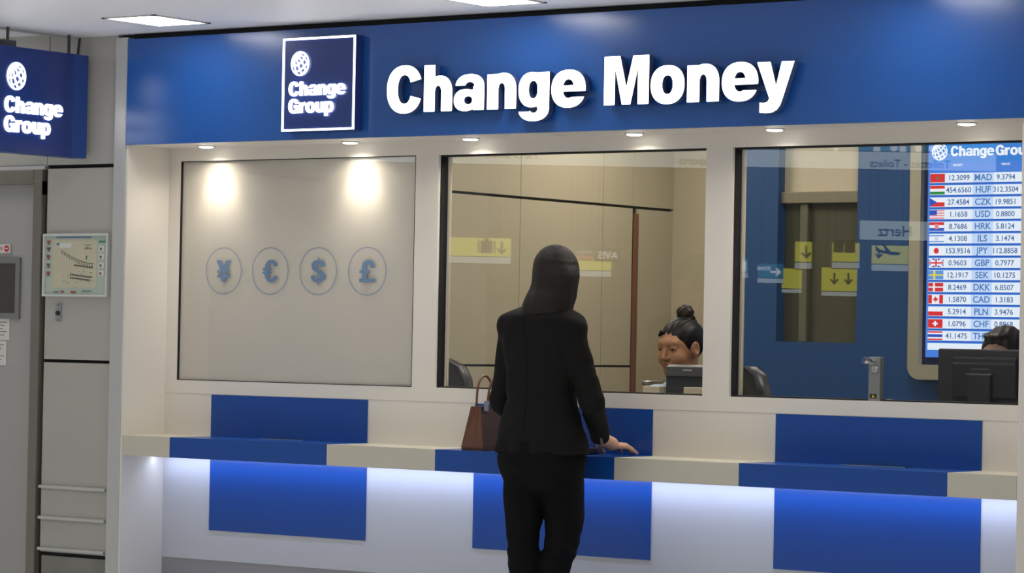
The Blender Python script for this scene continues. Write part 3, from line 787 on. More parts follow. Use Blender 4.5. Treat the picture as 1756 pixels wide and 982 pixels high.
# ---- rate screen
rs = empty('exchange_rate_screen', (2.5, 1.79, 1.258)); tag(rs, 'tall lit screen with flags and exchange rates on the blue partition', 'screen')
def rrect(x0, x1, z0, z1, r, n=8):
    P = []
    for cx, cz, a0 in ((x1 - r, z1 - r, 0), (x0 + r, z1 - r, PI / 2), (x0 + r, z0 + r, PI), (x1 - r, z0 + r, 1.5 * PI)):
        for k in range(n + 1): a = a0 + PI / 2 * k / n; P.append((cx + r * math.cos(a), cz + r * math.sin(a)))
    return P
SX0, SX1, SZ0, SZ1 = 2.280, 2.752, 1.344, 2.19
me = curve_mesh([rrect(2.212, 2.820, 1.258, 2.276, .05), [(2.258, 1.315), (2.258, 2.22), (2.774, 2.22), (2.774, 1.315)]], .05)
o = mesh_obj(me, 'surround', mat('beige_surround', (.40, .37, .27, 1), .5), frame_at((0, PY - .027, 0))); keep_world(o, rs)
keep_world(bx(2.255, 2.776, PY - .02, PY - .001, 1.312, 2.222).build('bezel', mat('navy_bezel', (.01, .02, .07, 1), .4)), rs)
keep_world(bx(SX0, SX1, PY - .034, PY - .02, SZ0, SZ1).build('display_panel', glow('screen_blue', srgb(70, 130, 225), .95)), rs)
YS = PY - .0345
W1 = glow('screen_white', srgb(232, 243, 255), 1.0); W2 = glow('screen_pale_blue', srgb(196, 220, 255), 1.0); TX = glow('screen_text_blue', srgb(70, 105, 160), 1.0); TXB = glow('screen_code_blue', srgb(80, 125, 185), 1.0)
FR = glow('flag_red', srgb(215, 45, 50), 1.0); FW = glow('flag_white', srgb(240, 244, 252), 1.0); FB = glow('flag_blue', srgb(40, 80, 190), 1.0); FG = glow('flag_green', srgb(40, 140, 70), 1.0)
FY = glow('flag_yellow', srgb(235, 215, 60), 1.0); FL = glow('flag_light_blue', srgb(90, 150, 225), 1.0); FP = glow('flag_pink', srgb(225, 130, 140), 1.0); DB = glow('screen_line_blue', srgb(30, 90, 190), 1.0)
hd = MB().use(glow('screen_header_blue', srgb(50, 130, 220), .95)).box(SX0 + .008, SX1 - .004, YS - .0008, YS, 2.085, 2.178)
keep_world(hd.build('header_band', None), rs)
hl = MB().use(LWHITE.copy() if False else FW)
lp = [[(p_ * .0335, q_ * .0335) for p_, q_ in l] for l in contours(lambda X, Y: tilt_globe(X, Y, .10, 30), -1.1, 1.1, -1.1, 1.1, .04)]
into(hl, curve_mesh(lp, .0005), frame_at((2.328, YS - .0012, 2.126)))
x = 2.375
cap = .038
for wd_, tot in (('Change', .182), ('Group', .155)):
    for me, dx in word_meshes(wd_, cap, tot, .0005, .035): into(hl, me, frame_at((x + dx, YS - .0012, 2.108)))
    x += tot + .006
keep_world(hl.build('header_logo', None), rs)
hh = MB().use(FW); into(hh, text_mesh('ACHAT', .012, .0004, 'CENTER', .02), frame_at((2.405, YS - .0012, 2.070))); into(hh, text_mesh('VENTE', .012, .0004, 'CENTER', .02), frame_at((2.605, YS - .0012, 2.070)))
keep_world(hh.build('column_headings', None), rs)
def flag(c, mb, x, z, w, h):
    y0, y1 = YS - .0022, YS - .0010
    def R(m, a, b, c_, d_, lift=0): mb.use(m).box(x + a * w, x + b * w, y0 - lift, y1, z + c_ * h, z + d_ * h)
    def disc(m, cx, cz, r): mb.use(m).lathe((x + cx * w, y0, z + cz * h), [(r * h, 0), (r * h, -.0004)], 20, 'y')
    def tri(m, P): mb.use(m).prism([(a * w, b * h) for a, b in P], frame_at((x, y0, z)), .0004)
    if c == 'MAD': R(FR, 0, 1, 0, 1); tri(FG, [(.42, .35), (.5, .65), (.58, .35), (.38, .54), (.62, .54)])
    elif c == 'HUF': R(FG, 0, 1, 0, .33); R(FW, 0, 1, .33, .67); R(FR, 0, 1, .67, 1)
    elif c == 'CZK': R(FR, 0, 1, 0, .5); R(FW, 0, 1, .5, 1); tri(FB, [(0, 0), (.5, .5), (0, 1)])
    elif c == 'USD':
        for k in range(7): R(FP if k % 2 == 0 else FW, 0, 1, k / 7, (k + 1) / 7)
        R(FB, 0, .5, .43, 1, .0004)
    elif c == 'HRK': R(FB, 0, 1, 0, .33); R(FW, 0, 1, .33, .67); R(FR, 0, 1, .67, 1); R(FP, .38, .62, .2, .8, .0004)
    elif c == 'ILS':
        R(FW, 0, 1, 0, 1); R(FL, 0, 1, .1, .22, .0004); R(FL, 0, 1, .78, .9, .0004)
        for k in range(6): a = PI / 3 * k; b_ = a + PI / 3; mb.use(FL).add([(x + .5 * w + r * h * math.cos(t), y0 - .0003, z + .5 * h + r * h * math.sin(t)) for t, r in ((a, .14), (a, .2), (b_, .2), (b_, .14))], [(0, 1, 2, 3)])
    elif c == 'JPY': R(FW, 0, 1, 0, 1); disc(FR, .5, .5, .33)
    elif c == 'GBP':
        R(FB, 0, 1, 0, 1)
        tri(FW, [(0, 0), (.14, 0), (1, .86), (1, 1), (.86, 1), (0, .14)]); tri(FW, [(1, 0), (1, .14), (.14, 1), (0, 1), (0, .86), (.86, 0)])
        mb.use(FW).box(x + .4 * w, x + .6 * w, y0 - .0006, y1, z, z + h); mb.box(x, x + w, y0 - .0006, y1, z + .33 * h, z + .67 * h)
        mb.use(FR).box(x + .45 * w, x + .55 * w, y0 - .0009, y1, z, z + h); mb.box(x, x + w, y0 - .0009, y1, z + .41 * h, z + .59 * h)
    elif c == 'SEK': R(FL, 0, 1, 0, 1); R(FY, .32, .46, 0, 1, .0004); R(FY, 0, 1, .42, .58, .0004)
    elif c == 'DKK': R(FR, 0, 1, 0, 1); R(FW, .32, .44, 0, 1, .0004); R(FW, 0, 1, .43, .57, .0004)
    elif c == 'CAD': R(FR, 0, .25, 0, 1); R(FW, .25, .75, 0, 1); R(FR, .75, 1, 0, 1); tri(FR, [(.48, .15), (.52, .15), (.52, .33), (.66, .33), (.62, .45), (.70, .60), (.58, .60), (.50, .85), (.42, .60), (.30, .60), (.38, .45), (.34, .33), (.48, .33)])
    elif c == 'PLN': R(FR, 0, 1, 0, .5); R(FW, 0, 1, .5, 1)
    elif c == 'CHF': R(FR, 0, 1, 0, 1); R(FW, .44, .56, .2, .8, .0004); R(FW, .32, .68, .41, .59, .0004)
    elif c == 'THB': R(FR, 0, 1, 0, .16); R(FW, 0, 1, .16, .33); R(FB, 0, 1, .33, .67); R(FW, 0, 1, .67, .84); R(FR, 0, 1, .84, 1)
ROWS = [('MAD', '12.3099', '9.3794'), ('HUF', '454.6560', '312.3504'), ('CZK', '27.4584', '19.9851'), ('USD', '1.1658', '0.8800'), ('HRK', '8.7686', '5.8124'),
        ('ILS', '4.1308', '3.1474'), ('JPY', '153.9516', '112.8858'), ('GBP', '0.9603', '0.7977'), ('SEK', '12.1917', '10.1275'), ('DKK', '8.2469', '6.8507'),
        ('CAD', '1.5870', '1.3183'), ('PLN', '5.2914', '3.9476'), ('CHF', '1.0796', '0.8968'), ('THB', '41.1475', '30.2671')]
for i, (cd, b1, b2) in enumerate(ROWS):
    z = 2.007 - .0461 * i; h_ = .037
    r = MB().use(W1).box(2.289, 2.470, YS - .0008, YS, z, z + h_).box(2.556, SX1 - .006, YS - .0008, YS, z, z + h_).use(W2).box(2.470, 2.556, YS - .0008, YS, z, z + h_)
    r.use(DB).box(2.289, SX1 - .006, YS - .0008, YS, z - .0055, z)
    row = r.build('rate_row', None); keep_world(row, rs)
    f_ = MB(); flag(cd, f_, 2.290, z + .002, .062, h_ - .004); f_ = f_.build('flag', None); f_.parent = row
    t_ = MB().use(TX); into(t_, text_mesh(b1, .0285, .0004, 'CENTER', .012), frame_at((2.411, YS - .0014, z + .009)))
    into(t_, text_mesh(b2, .0285, .0004, 'CENTER', .012), frame_at((2.607, YS - .0014, z + .009)))
    t_.use(TXB); into(t_, text_mesh(cd, .034, .0004, 'CENTER', .02), frame_at((2.513, YS - .0014, z + .0075)))
    t_ = t_.build('figures', None); t_.parent = row
keep_world(MB().use(W1).box(2.289, SX1 - .006, YS - .0008, YS, 1.372, 1.398).build('bottom_bar', None), rs)

# ================================================================== OBJECTS ON THE COUNTER
hbag = empty('handbag', (1.60, -.11, 1.0)); tag(hbag, 'small structured brown leather handbag with two looped handles on the counter', 'handbag')
LEA = mat('brown_leather', (.13, .048, .024, 1), .45, noise=.18, nscale=25, bump=.15); LEA_SHADE = mat('brown_leather_shaded', (.062, .036, .026, 1), .5, noise=.15, nscale=25)  # second leather: shade of the bag's right side put into its colour
BW, BT, BLn, BH, by0 = .046, .020, .20, .150, -.205
cx = 1.594
v_ = []
for (hw_, z, yo) in ((BW, 1.0, 0), (BW, 1.012, -.002), (BT, 1.0 + BH, .014)):
    v_ += [(cx - hw_, by0 + yo, z), (cx, by0 + yo + (.014 if z > 1.05 else .004), z), (cx + hw_, by0 + yo, z), (cx + hw_, by0 + BLn - yo, z), (cx, by0 + BLn - yo - .012, z), (cx - hw_, by0 + BLn - yo, z)]
bm_ = MB().use(LEA); F_ = []
for L_ in (0, 1):
    for k in range(6):
        a = L_ * 6 + k; b_ = L_ * 6 + (k + 1) % 6
        bm_.use(LEA_SHADE if k == 2 else LEA).add([v_[a], v_[b_], v_[b_ + 6], v_[a + 6]], [(0, 1, 2, 3)])
bm_.use(LEA).add([v_[k] for k in range(6)], [(5, 4, 3, 2, 1, 0)]); bm_.use(mat('tan_lining', (.42, .27, .13, 1), .6)).add([Vector(v_[12 + k]) - Vector((0, 0, .012)) for k in range(6)], [(0, 1, 2, 3, 4, 5)])
bdy = bm_.build('bag_body', None); sol = bdy.modifiers.new('s', 'SOLIDIFY'); sol.thickness = .0025; sol.offset = 0
keep_world(bdy, hbag)
for sx_, m_ in ((-1, LEA), (1, LEA_SHADE)):
    pts = []
    for t in np.linspace(0, 1, 22):
        a = PI * t; pts.append((cx + sx_ * (BT + .003 + .004 * math.sin(a)), by0 + .100 - .050 * math.cos(a), 1.120 + (.034 if 0 < t < 1 else 0) + .100 * math.sin(a) ** .8))
    pts[0] = (pts[0][0], pts[0][1], 1.115); pts[-1] = (pts[-1][0], pts[-1][1], 1.115)
    h_ = keep_world(MB().tube(pts, .0042, 10).build('handle', LEA), hbag)
    for q in (pts[0], pts[-1]):
        tab = MB().box(q[0] - .0025, q[0] + .0025, q[1] - .008, q[1] + .008, 1.095, 1.150, bev=.002); keep_world(tab.build('handle_tab', LEA), hbag)
tg = MB().box(cx + BT + .008, cx + BT + .011, by0 + .022, by0 + .045, 1.135, 1.170, bev=.001); keep_world(tg.build('luggage_tag', mat('grey_tag', (.28, .30, .38, 1), .3)), hbag)
# purse near hand
pu = empty('purse', (1.965, -.14, 1.0)); tag(pu, 'small black purse with gold clasp lying on the counter beside the hand', 'purse')
keep_world(bx(1.925, 2.03, -.17, -.07, 1.0, 1.024, bev=.008).build('purse_body', BLACKP), pu)
keep_world(bx(1.995, 2.020, -.172, -.166, 1.012, 1.019, bev=.001).build('clasp', mat('gold_clasp', (.75, .55, .2, 1), .25, 1.0)), pu)

# ================================================================== PEOPLE
RU = Vector((.8139, .5810, 0)); WU = Vector((-.5810, .8139, 0))
def head_sdf(q, neck=True):
    d = q.ell((0, -.014, .026), (.071, .091, .084))
    d = smin(d, q.ell((0, .026, -.028), (.055, .060, .088)), .03)
    d = smin(d, q.ell((0, .058, -.092), (.021, .020, .018)), .03)
    d = smin(d, q.ell((0, .010, -.072), (.048, .050, .030)), .03)
    for s in (-1, 1):
        d = smin(d, q.ell((s * .036, .058, -.028), (.022, .022, .024)), .02)
        d = smax(d, -q.ell((s * .030, .098, .010), (.019, .018, .012)), .012)
    for s in (-1, 1):
        lid = q.ell((s * .030, .0715, .008), (.0135, .0125, .0125))
        slit = np.abs(q.Z - .0060) - .0036 * np.clip(1 - ((q.X - s * .030) / .0125) ** 2, -1, 1)
        d = smin(d, smax(lid, -np.maximum(slit, .072 - q.Y), .0015), .003)
    d = smin(d, q.ell((0, .074, .032), (.042, .014, .011)), .022)
    d = smin(d, q.cone((0, .084, .014), (0, .101, -.022), .0065, .0095), .008)
    for s in (-1, 1):
        d = smin(d, q.ell((s * .011, .092, -.026), (.008, .010, .007)), .006)
        e = smax(q.ell((s * .073, -.006, -.004), (.010, .019, .031)), -q.ell((s * .083, -.002, .000), (.008, .012, .020)), .004)
        d = smin(d, e, .008)
    d = smin(d, q.ell((0, .084, -.048), (.020, .010, .0065)), .005)
    d = smin(d, q.ell((0, .082, -.059), (.017, .011, .0065)), .005)
    d = smax(d, -q.ell((0, .096, -.0535), (.019, .006, .0016)), .003)
    if neck: d = smin(d, q.cone((0, -.022, -.06), (0, -.040, -.17), .046, .050), .03)
    return d
def face_bits(M, parent, hair_m, iris=(.03, .018, .01, 1), lip=(.32, .09, .075, 1), brow=True):
    EW = mat('eye_white', (.62, .60, .57, 1), .25); IR = mat('iris_dark', iris, .15)
    for s in (-1, 1):
        e = MB().use(EW)
        prof = [(.0108 * math.sin(a), -.0108 * math.cos(a)) for a in np.linspace(.02, PI - .02, 12)]
        e.lathe((0, 0, 0), prof, 18, 'y'); e.use(IR).lathe((0, .0085, 0), [(.0060, 0), (.0055, .0018), (.003, .0026)], 16, 'y')
        o = e.build('eye', None); o.matrix_world = M @ Matrix.Translation((s * .030, .0715, .008)) @ Matrix.Rotation(-.25, 4, 'X'); o.parent = parent; o.matrix_parent_inverse = parent.matrix_world.inverted()
        # upper lid with lash line
        L = MB().use(hair_m); pts = [M @ Vector((s * (.030 + .0130 * u), .0845 - .008 * u * u, .0070 + .0030 * (1 - u * u))) for u in np.linspace(-1, 1, 9)]
        L.tube(pts, [.0004, .0008, .0011, .0012, .0012, .0012, .0012, .001, .0006], 6)
        o = L.build('eyelash', None); o.parent = parent; o.matrix_parent_inverse = parent.matrix_world.inverted()
        if brow:
            B_ = MB().use(hair_m); pts = [M @ Vector((s * (.012 + .036 * u), .0865 - .022 * u * u, .0270 + .006 * math.sin(u * 2.4))) for u in np.linspace(0, 1, 9)]
            B_.tube(pts, [.002, .0026, .0028, .0028, .0026, .0023, .002, .0015, .0007], 6); o = B_.build('eyebrow', None); o.parent = parent; o.matrix_parent_inverse = parent.matrix_world.inverted()
    g = MB().use(mat('lips', lip, .4))
    for zz, yy, ww in ((-.0485, .0925, .0185), (-.0590, .0915, .0165)):
        pts = [M @ Vector((ww * u, yy - .012 * u * u, zz)) for u in np.linspace(-1, 1, 9)]
        g.tube(pts, [.0008, .0022, .0032, .0036, .0034, .0036, .0032, .0022, .0008], 8)
    o = g.build('lips', None); o.parent = parent; o.matrix_parent_inverse = parent.matrix_world.inverted()
def hand_chain(q, wrist, palm_c, fingers, thumb, k=.008):
    d = q.cone(wrist, palm_c, .021, .024)
    for pts in fingers:
        for a, b, ra, rb in zip(pts[:-1], pts[1:], (.0092, .0085, .0078), (.0085, .0078, .0066)):
            d = smin(d, q.cone(a, b, ra, rb), .004)
    for a, b, ra, rb in zip(thumb[:-1], thumb[1:], (.012, .010, .009), (.010, .009, .0075)): d = smin(d, q.cone(a, b, ra, rb), .006)
    return d

SKIN_L = mat('fair_skin', (.52, .31, .22, 1), .5, noise=.05, nscale=40)
SKIN_D = mat('tan_skin', (.46, .225, .115, 1), .45, noise=.05, nscale=40)
HAIR_B = mat('dark_brown_hair', (.013, .008, .006, 1), .55, noise=.6, nscale=60, bump=.5, stretch=(3, 3, .25), spec=.28)
HAIR_K = mat('black_hair', (.007, .006, .006, 1), .5, noise=.5, nscale=60, bump=.4, spec=.3)
SUIT = mat('black_suit_cloth', (.0072, .0067, .0062, 1), .8, noise=.15, nscale=90, spec=.15)
SUIT2 = mat('black_trouser_cloth', (.0042, .0045, .0048, 1), .85, noise=.15, nscale=90, spec=.12)

# ---- customer, seen from behind
BC = Vector((2.026, -.42, 0))
def uw(u, w=0.0, z=0.0):
    p_ = BC + RU * u + WU * w; return (p_.x, p_.y, z)
def st_(rows, ratio=.62, w=0.0):
    k = math.sqrt(.6624 + .3376 * ratio * ratio); out = []
    for r in rows:
        z, u, hf = r[:3]; ww = r[3] if len(r) > 3 else w
        p_ = uw(u, ww); out.append((z, p_[0], p_[1], hf / k, hf / k * ratio))
    return out
cust = empty('person', tuple(BC)); tag(cust, 'person in black blazer and trousers with shoulder-length dark hair standing at the counter', 'person')
bpy.context.view_layer.update()
HC = Vector(uw(.042, .006, 1.579))
HM = Matrix.Translation(HC) @ Matrix.Rotation(math.radians(10), 4, 'Z') @ Matrix.Rotation(math.radians(-16), 4, 'X') @ Matrix.Scale(.92, 4)
shR = Vector((2.139, -.425, 1.412)); elR = Vector((2.216, -.405, 1.182)); wrR = Vector((2.110, -.196, 1.062))
shL = Vector((1.903, -.415, 1.412)); elL = Vector((1.843, -.385, 1.175)); wrL = Vector((1.86, -.20, 1.050))
def leg_st(side):
    if side < 0: rows = [(.86, -.052, .064), (.807, -.049, .058), (.748, -.052, .050), (.702, -.051, .048), (.659, -.046, .050), (.619, -.041, .048), (.50, -.040, .048), (.36, -.045, .050), (.20, -.05, .042), (.07, -.052, .040)]
    else: rows = [(.86, .075, .067), (.809, .083, .060), (.750, .080, .055), (.705, .072, .053), (.661, .058, .052), (.621, .051, .047), (.50, .050, .048), (.36, .056, .050), (.20, .06, .042), (.07, .062, .040)]
    return [(z, *uw(u, .0 if z > .4 else -.005)[:2], r, r * 1.15) for z, u, r in rows]
g = G3((1.74, -.66, 0), (2.34, .02, 1.74), .0052)
body = head_sdf(g.local(HM))
body = smin(body, g.cone(uw(.02, .005, 1.50), uw(.0, .0, 1.38), .046, .06), .03)
body = smin(body, g.ell((BC.x, BC.y, 1.25), (.088, .052, .20)), .03)
body = smin(body, g.ell((BC.x, BC.y, .98), (.105, .065, .12)), .03)
for a, b_, c_ in ((shR, elR, wrR), (shL, elL, wrL)):
    body = smin(body, g.cone(a, b_, .036, .030), .03); body = smin(body, g.cone(b_, c_, .030, .022), .01)
for side in (-1, 1):
    s4 = leg_st(side); P4 = [(x_, y_, z_) for z_, x_, y_, _, _ in s4]
    rr4 = (.045, .042, .038, .035, .035, .033, .034, .036, .030)
    for k4 in range(8): body = smin(body, g.cone(P4[k4], P4[k4 + 1], rr4[k4], rr4[k4 + 1]), .006); body = smin(body, g.cone(P4[8], P4[9], .032, .03), .01)
    fx, fy = P4[9][0], P4[9][1]; body = smin(body, g.cone((fx, fy, .05), (fx + .01, fy + .12, .03), .03, .022), .02)
# right hand spread on the counter, left hand resting by the bag
pR = wrR + Vector((.012, .050, -.022))
def fing(base, tip, lift):
    base = Vector(base); tip = Vector(tip); m1 = base.lerp(tip, .42) + Vector((0, 0, lift)); m2 = base.lerp(tip, .74) + Vector((0, 0, lift * .55)); return [tuple(base), tuple(m1), tuple(m2), tuple(tip)]
fr_ = [fing(pR + Vector((-.018, .024, -.004)), (2.092, -.040, 1.0085), .010), fing(pR + Vector((-.005, .028, -.004)), (2.122, -.026, 1.0085), .012),
       fing(pR + Vector((.009, .024, -.005)), (2.148, -.034, 1.0085), .012), fing(pR + Vector((.020, .014, -.008)), (2.166, -.058, 1.0085), .009)]
th_ = [tuple(wrR + Vector((-.008, .018, -.014))), tuple(wrR + Vector((-.030, .040, -.032))), (2.070, -.128, 1.0135), (2.066, -.108, 1.0095)]
body = smin(body, hand_chain(g, tuple(wrR), tuple(pR), fr_, th_), .006)
pL = wrL + Vector((.004, .05, -.020))
fl_ = [fing(pL + Vector((dx, .022, -.008)), (pL.x + dx * 1.5, -.065 - abs(dx) * .6, 1.0085), .008) for dx in (-.022, -.007, .008, .022)]
th2 = [tuple(wrL + Vector((.01, .015, -.012))), tuple(wrL + Vector((.032, .035, -.024))), (1.902, -.14, 1.012), (1.905, -.118, 1.0095)]
body = smin(body, hand_chain(g, tuple(wrL), tuple(pL), fl_, th2), .006)
o = g.mesh(body, 'body', SKIN_L); keep_world(o, cust)
face_bits(HM, cust, HAIR_B, lip=(.45, .10, .08, 1))
# blazer
g = G3((1.72, -.66, .98), (2.36, -.10, 1.54), .0045)
rows = [(1.012, .005, .153), (1.04, .003, .146), (1.079, .002, .137), (1.136, .0, .122), (1.194, .0, .111), (1.27, .0, .113), (1.346, -.002, .121), (1.393, -.004, .131), (1.425, -.005, .139), (1.450, -.006, .138), (1.466, -.005, .126), (1.478, .004, .100), (1.490, .010, .070), (1.505, .014, .052)]
jk = g.loft(st_(rows, .66), zmin=1.013, zmax=1.502, n=2.3)
for s in (-1, 1): jk = smin(jk, g.ell((BC.x + s * .112, -.42, 1.424), (.046, .052, .030)), .03)
for a, b_, c_, s in ((shR, elR, wrR, 1), (shL, elL, wrL, -1)):
    up_ = g.cone(a, b_, .046, .040)
    fo = g.cone(b_, c_, .040, .0315)
    dn = (c_ - b_).normalized(); pc = c_ - dn * .004
    fo = np.maximum(fo, (g.X - pc.x) * dn.x + (g.Y - pc.y) * dn.y + (g.Z - pc.z) * dn.z)
    jk = smin(jk, up_, .014); jk = smin(jk, fo, .012) if s > 0 else smin(jk, fo, .012)
# collar roll
q = g.local(HM)
col_ = np.abs(g.cone(uw(.018, -.008, 1.50), uw(.008, -.008, 1.455), .058, .068)) - .006
jk = smin(jk, np.maximum(np.maximum(col_, g.Z - 1.525), 1.44 - g.Z), .012)
# soft folds, centre back seam and vent
dxc = (g.X - BC.x); backside = g.Y < BC.y
jk = jk + .0016 * np.sin(g.Z * 95 + dxc * 40) * np.exp(-((g.Z - 1.19) / .045) ** 2) + .0011 * np.sin(g.Z * 60 - dxc * 70 + g.Y * 30) + .0028 * np.sin(dxc * 75 + .6) * np.clip((1.14 - g.Z) / .12, 0, 1)
jk = np.where(backside, np.maximum(jk, -(np.abs(dxc) - .0022) - .0 * jk) * 0 + np.where(np.abs(dxc) < .0035, jk + .0035, jk), jk)
elF = elR + Vector((.0, 0, 0))
for zz, am in ((1.30, .0022), (1.265, .0018)):
    jk = jk + am * np.exp(-((g.Z - zz - .35 * (g.X - 2.2)) / .006) ** 2) * (g.X > 2.15)
jk = np.maximum(jk, 1.013 + .004 * np.sin(dxc * 40) - g.Z * 1.0) if False else jk
o = g.mesh(jk, 'blazer', SUIT); keep_world(o, cust)
for k in range(4):
    dn = (wrR - elR).normalized(); pc = wrR - dn * (.020 + .013 * k); side = Vector((.58, -.81, 0)); side = (side - dn * side.dot(dn)).normalized()
    M = Matrix.Translation(pc + side * (.0318 + .0004 * k)) @ side.to_track_quat('Z', 'Y').to_matrix().to_4x4()
    b_ = MB().lathe((0, 0, 0), [(.0048, -.002), (.0048, .0015), (.0035, .0022)], 14); o = b_.build('sleeve_button', mat('grey_horn_button', (.16, .16, .15, 1), .3)); o.data.transform(M); keep_world(o, cust)
# trousers
g = G3((1.80, -.60, .02), (2.26, -.24, 1.06), .005)
hp = g.loft([(z, *uw(u)[:2], a, b) for z, u, a, b in ((1.06, .0, .13, .10), (1.02, .002, .152, .108), (.99, .004, .155, .112), (.965, .005, .150, .112), (.93, .010, .141, .104), (.90, .013, .138, .088), (.880, .014, .128, .055), (.862, .014, .100, .03))], zmin=.862, zmax=1.05, n=2.2)
tr = hp
for side in (-1, 1):
    s4 = leg_st(side)
    tr = smin(tr, g.loft(s4 + [(.93, s4[0][1], s4[0][2], s4[0][3] * .9, s4[0][4])], zmin=.065, zmax=.93, n=2.2), .010)
tr = tr + .0018 * np.sin(g.Z * 130 + (g.X + g.Y) * 45) * np.exp(-((g.Z - .70) / .06) ** 2) + .0010 * np.sin(g.Z * 50 + g.X * 60)
tr = tr + .003 * np.exp(-((g.X - BC.x) / .006) ** 2) * (g.Y < BC.y - .03) * (g.Z < .98)
o = g.mesh(tr, 'trousers', SUIT2); keep_world(o, cust)
for side in (-1, 1):
    s4 = leg_st(side)[-1]; fx, fy = s4[1], s4[2]
    g = G3((fx - .06, fy - .08, -.002), (fx + .08, fy + .20, .12), .004)
    s_ = smin(g.cone((fx, fy, .055), (fx + .012, fy + .13, .028), .037, .028), g.cone((fx, fy - .02, .06), (fx, fy - .03, .0), .026, .016), .012)
    s_ = np.maximum(np.maximum(s_, .001 - g.Z), g.Z - .088)
    o = g.mesh(s_, 'shoe', mat('black_shoe_leather', (.01, .01, .01, 1), .25)); keep_world(o, cust)
# hair
g = G3((1.90, -.56, 1.445), (2.24, -.24, 1.71), .003)
q = g.local(HM)
cap_ = q.ell((0, -.014, .031), (.079, .102, .091))
rows = [(1.458, .008, .084), (1.495, .014, .085), (1.522, .024, .084), (1.545, .031, .079), (1.565, .036, .075), (1.593, .042, .071), (1.612, .044, .060), (1.63, .042, .045)]
dr_ = g.loft([(z, *uw(u, -.030 if 1.55 < z < 1.63 else -.024)[:2], h_, h_ * .98) for z, u, h_ in rows], zmin=1.458, zmax=1.625)
hr = smin(cap_, dr_, .03)
edge_ = 1.461 + .05 * (g.X - 2.05)
hr = smax(hr, edge_ - g.Z, .008)
hr = smax(hr, -q.ell((.0, .135, -.045), (.055, .085, .115)), .012)
ang = np.arctan2(g.Y + .43, g.X - 2.055)
hr = hr + .0003 * np.sin(ang * 41 + 10 * g.Z) + .0003 * np.sin(ang * 67 - 7 * g.Z) + .0016 * np.sin(ang * 9 + 8 * g.Z) * np.clip((1.62 - g.Z) / .1, 0, 1)
o = g.mesh(hr, 'hair', HAIR_B); keep_world(o, cust)

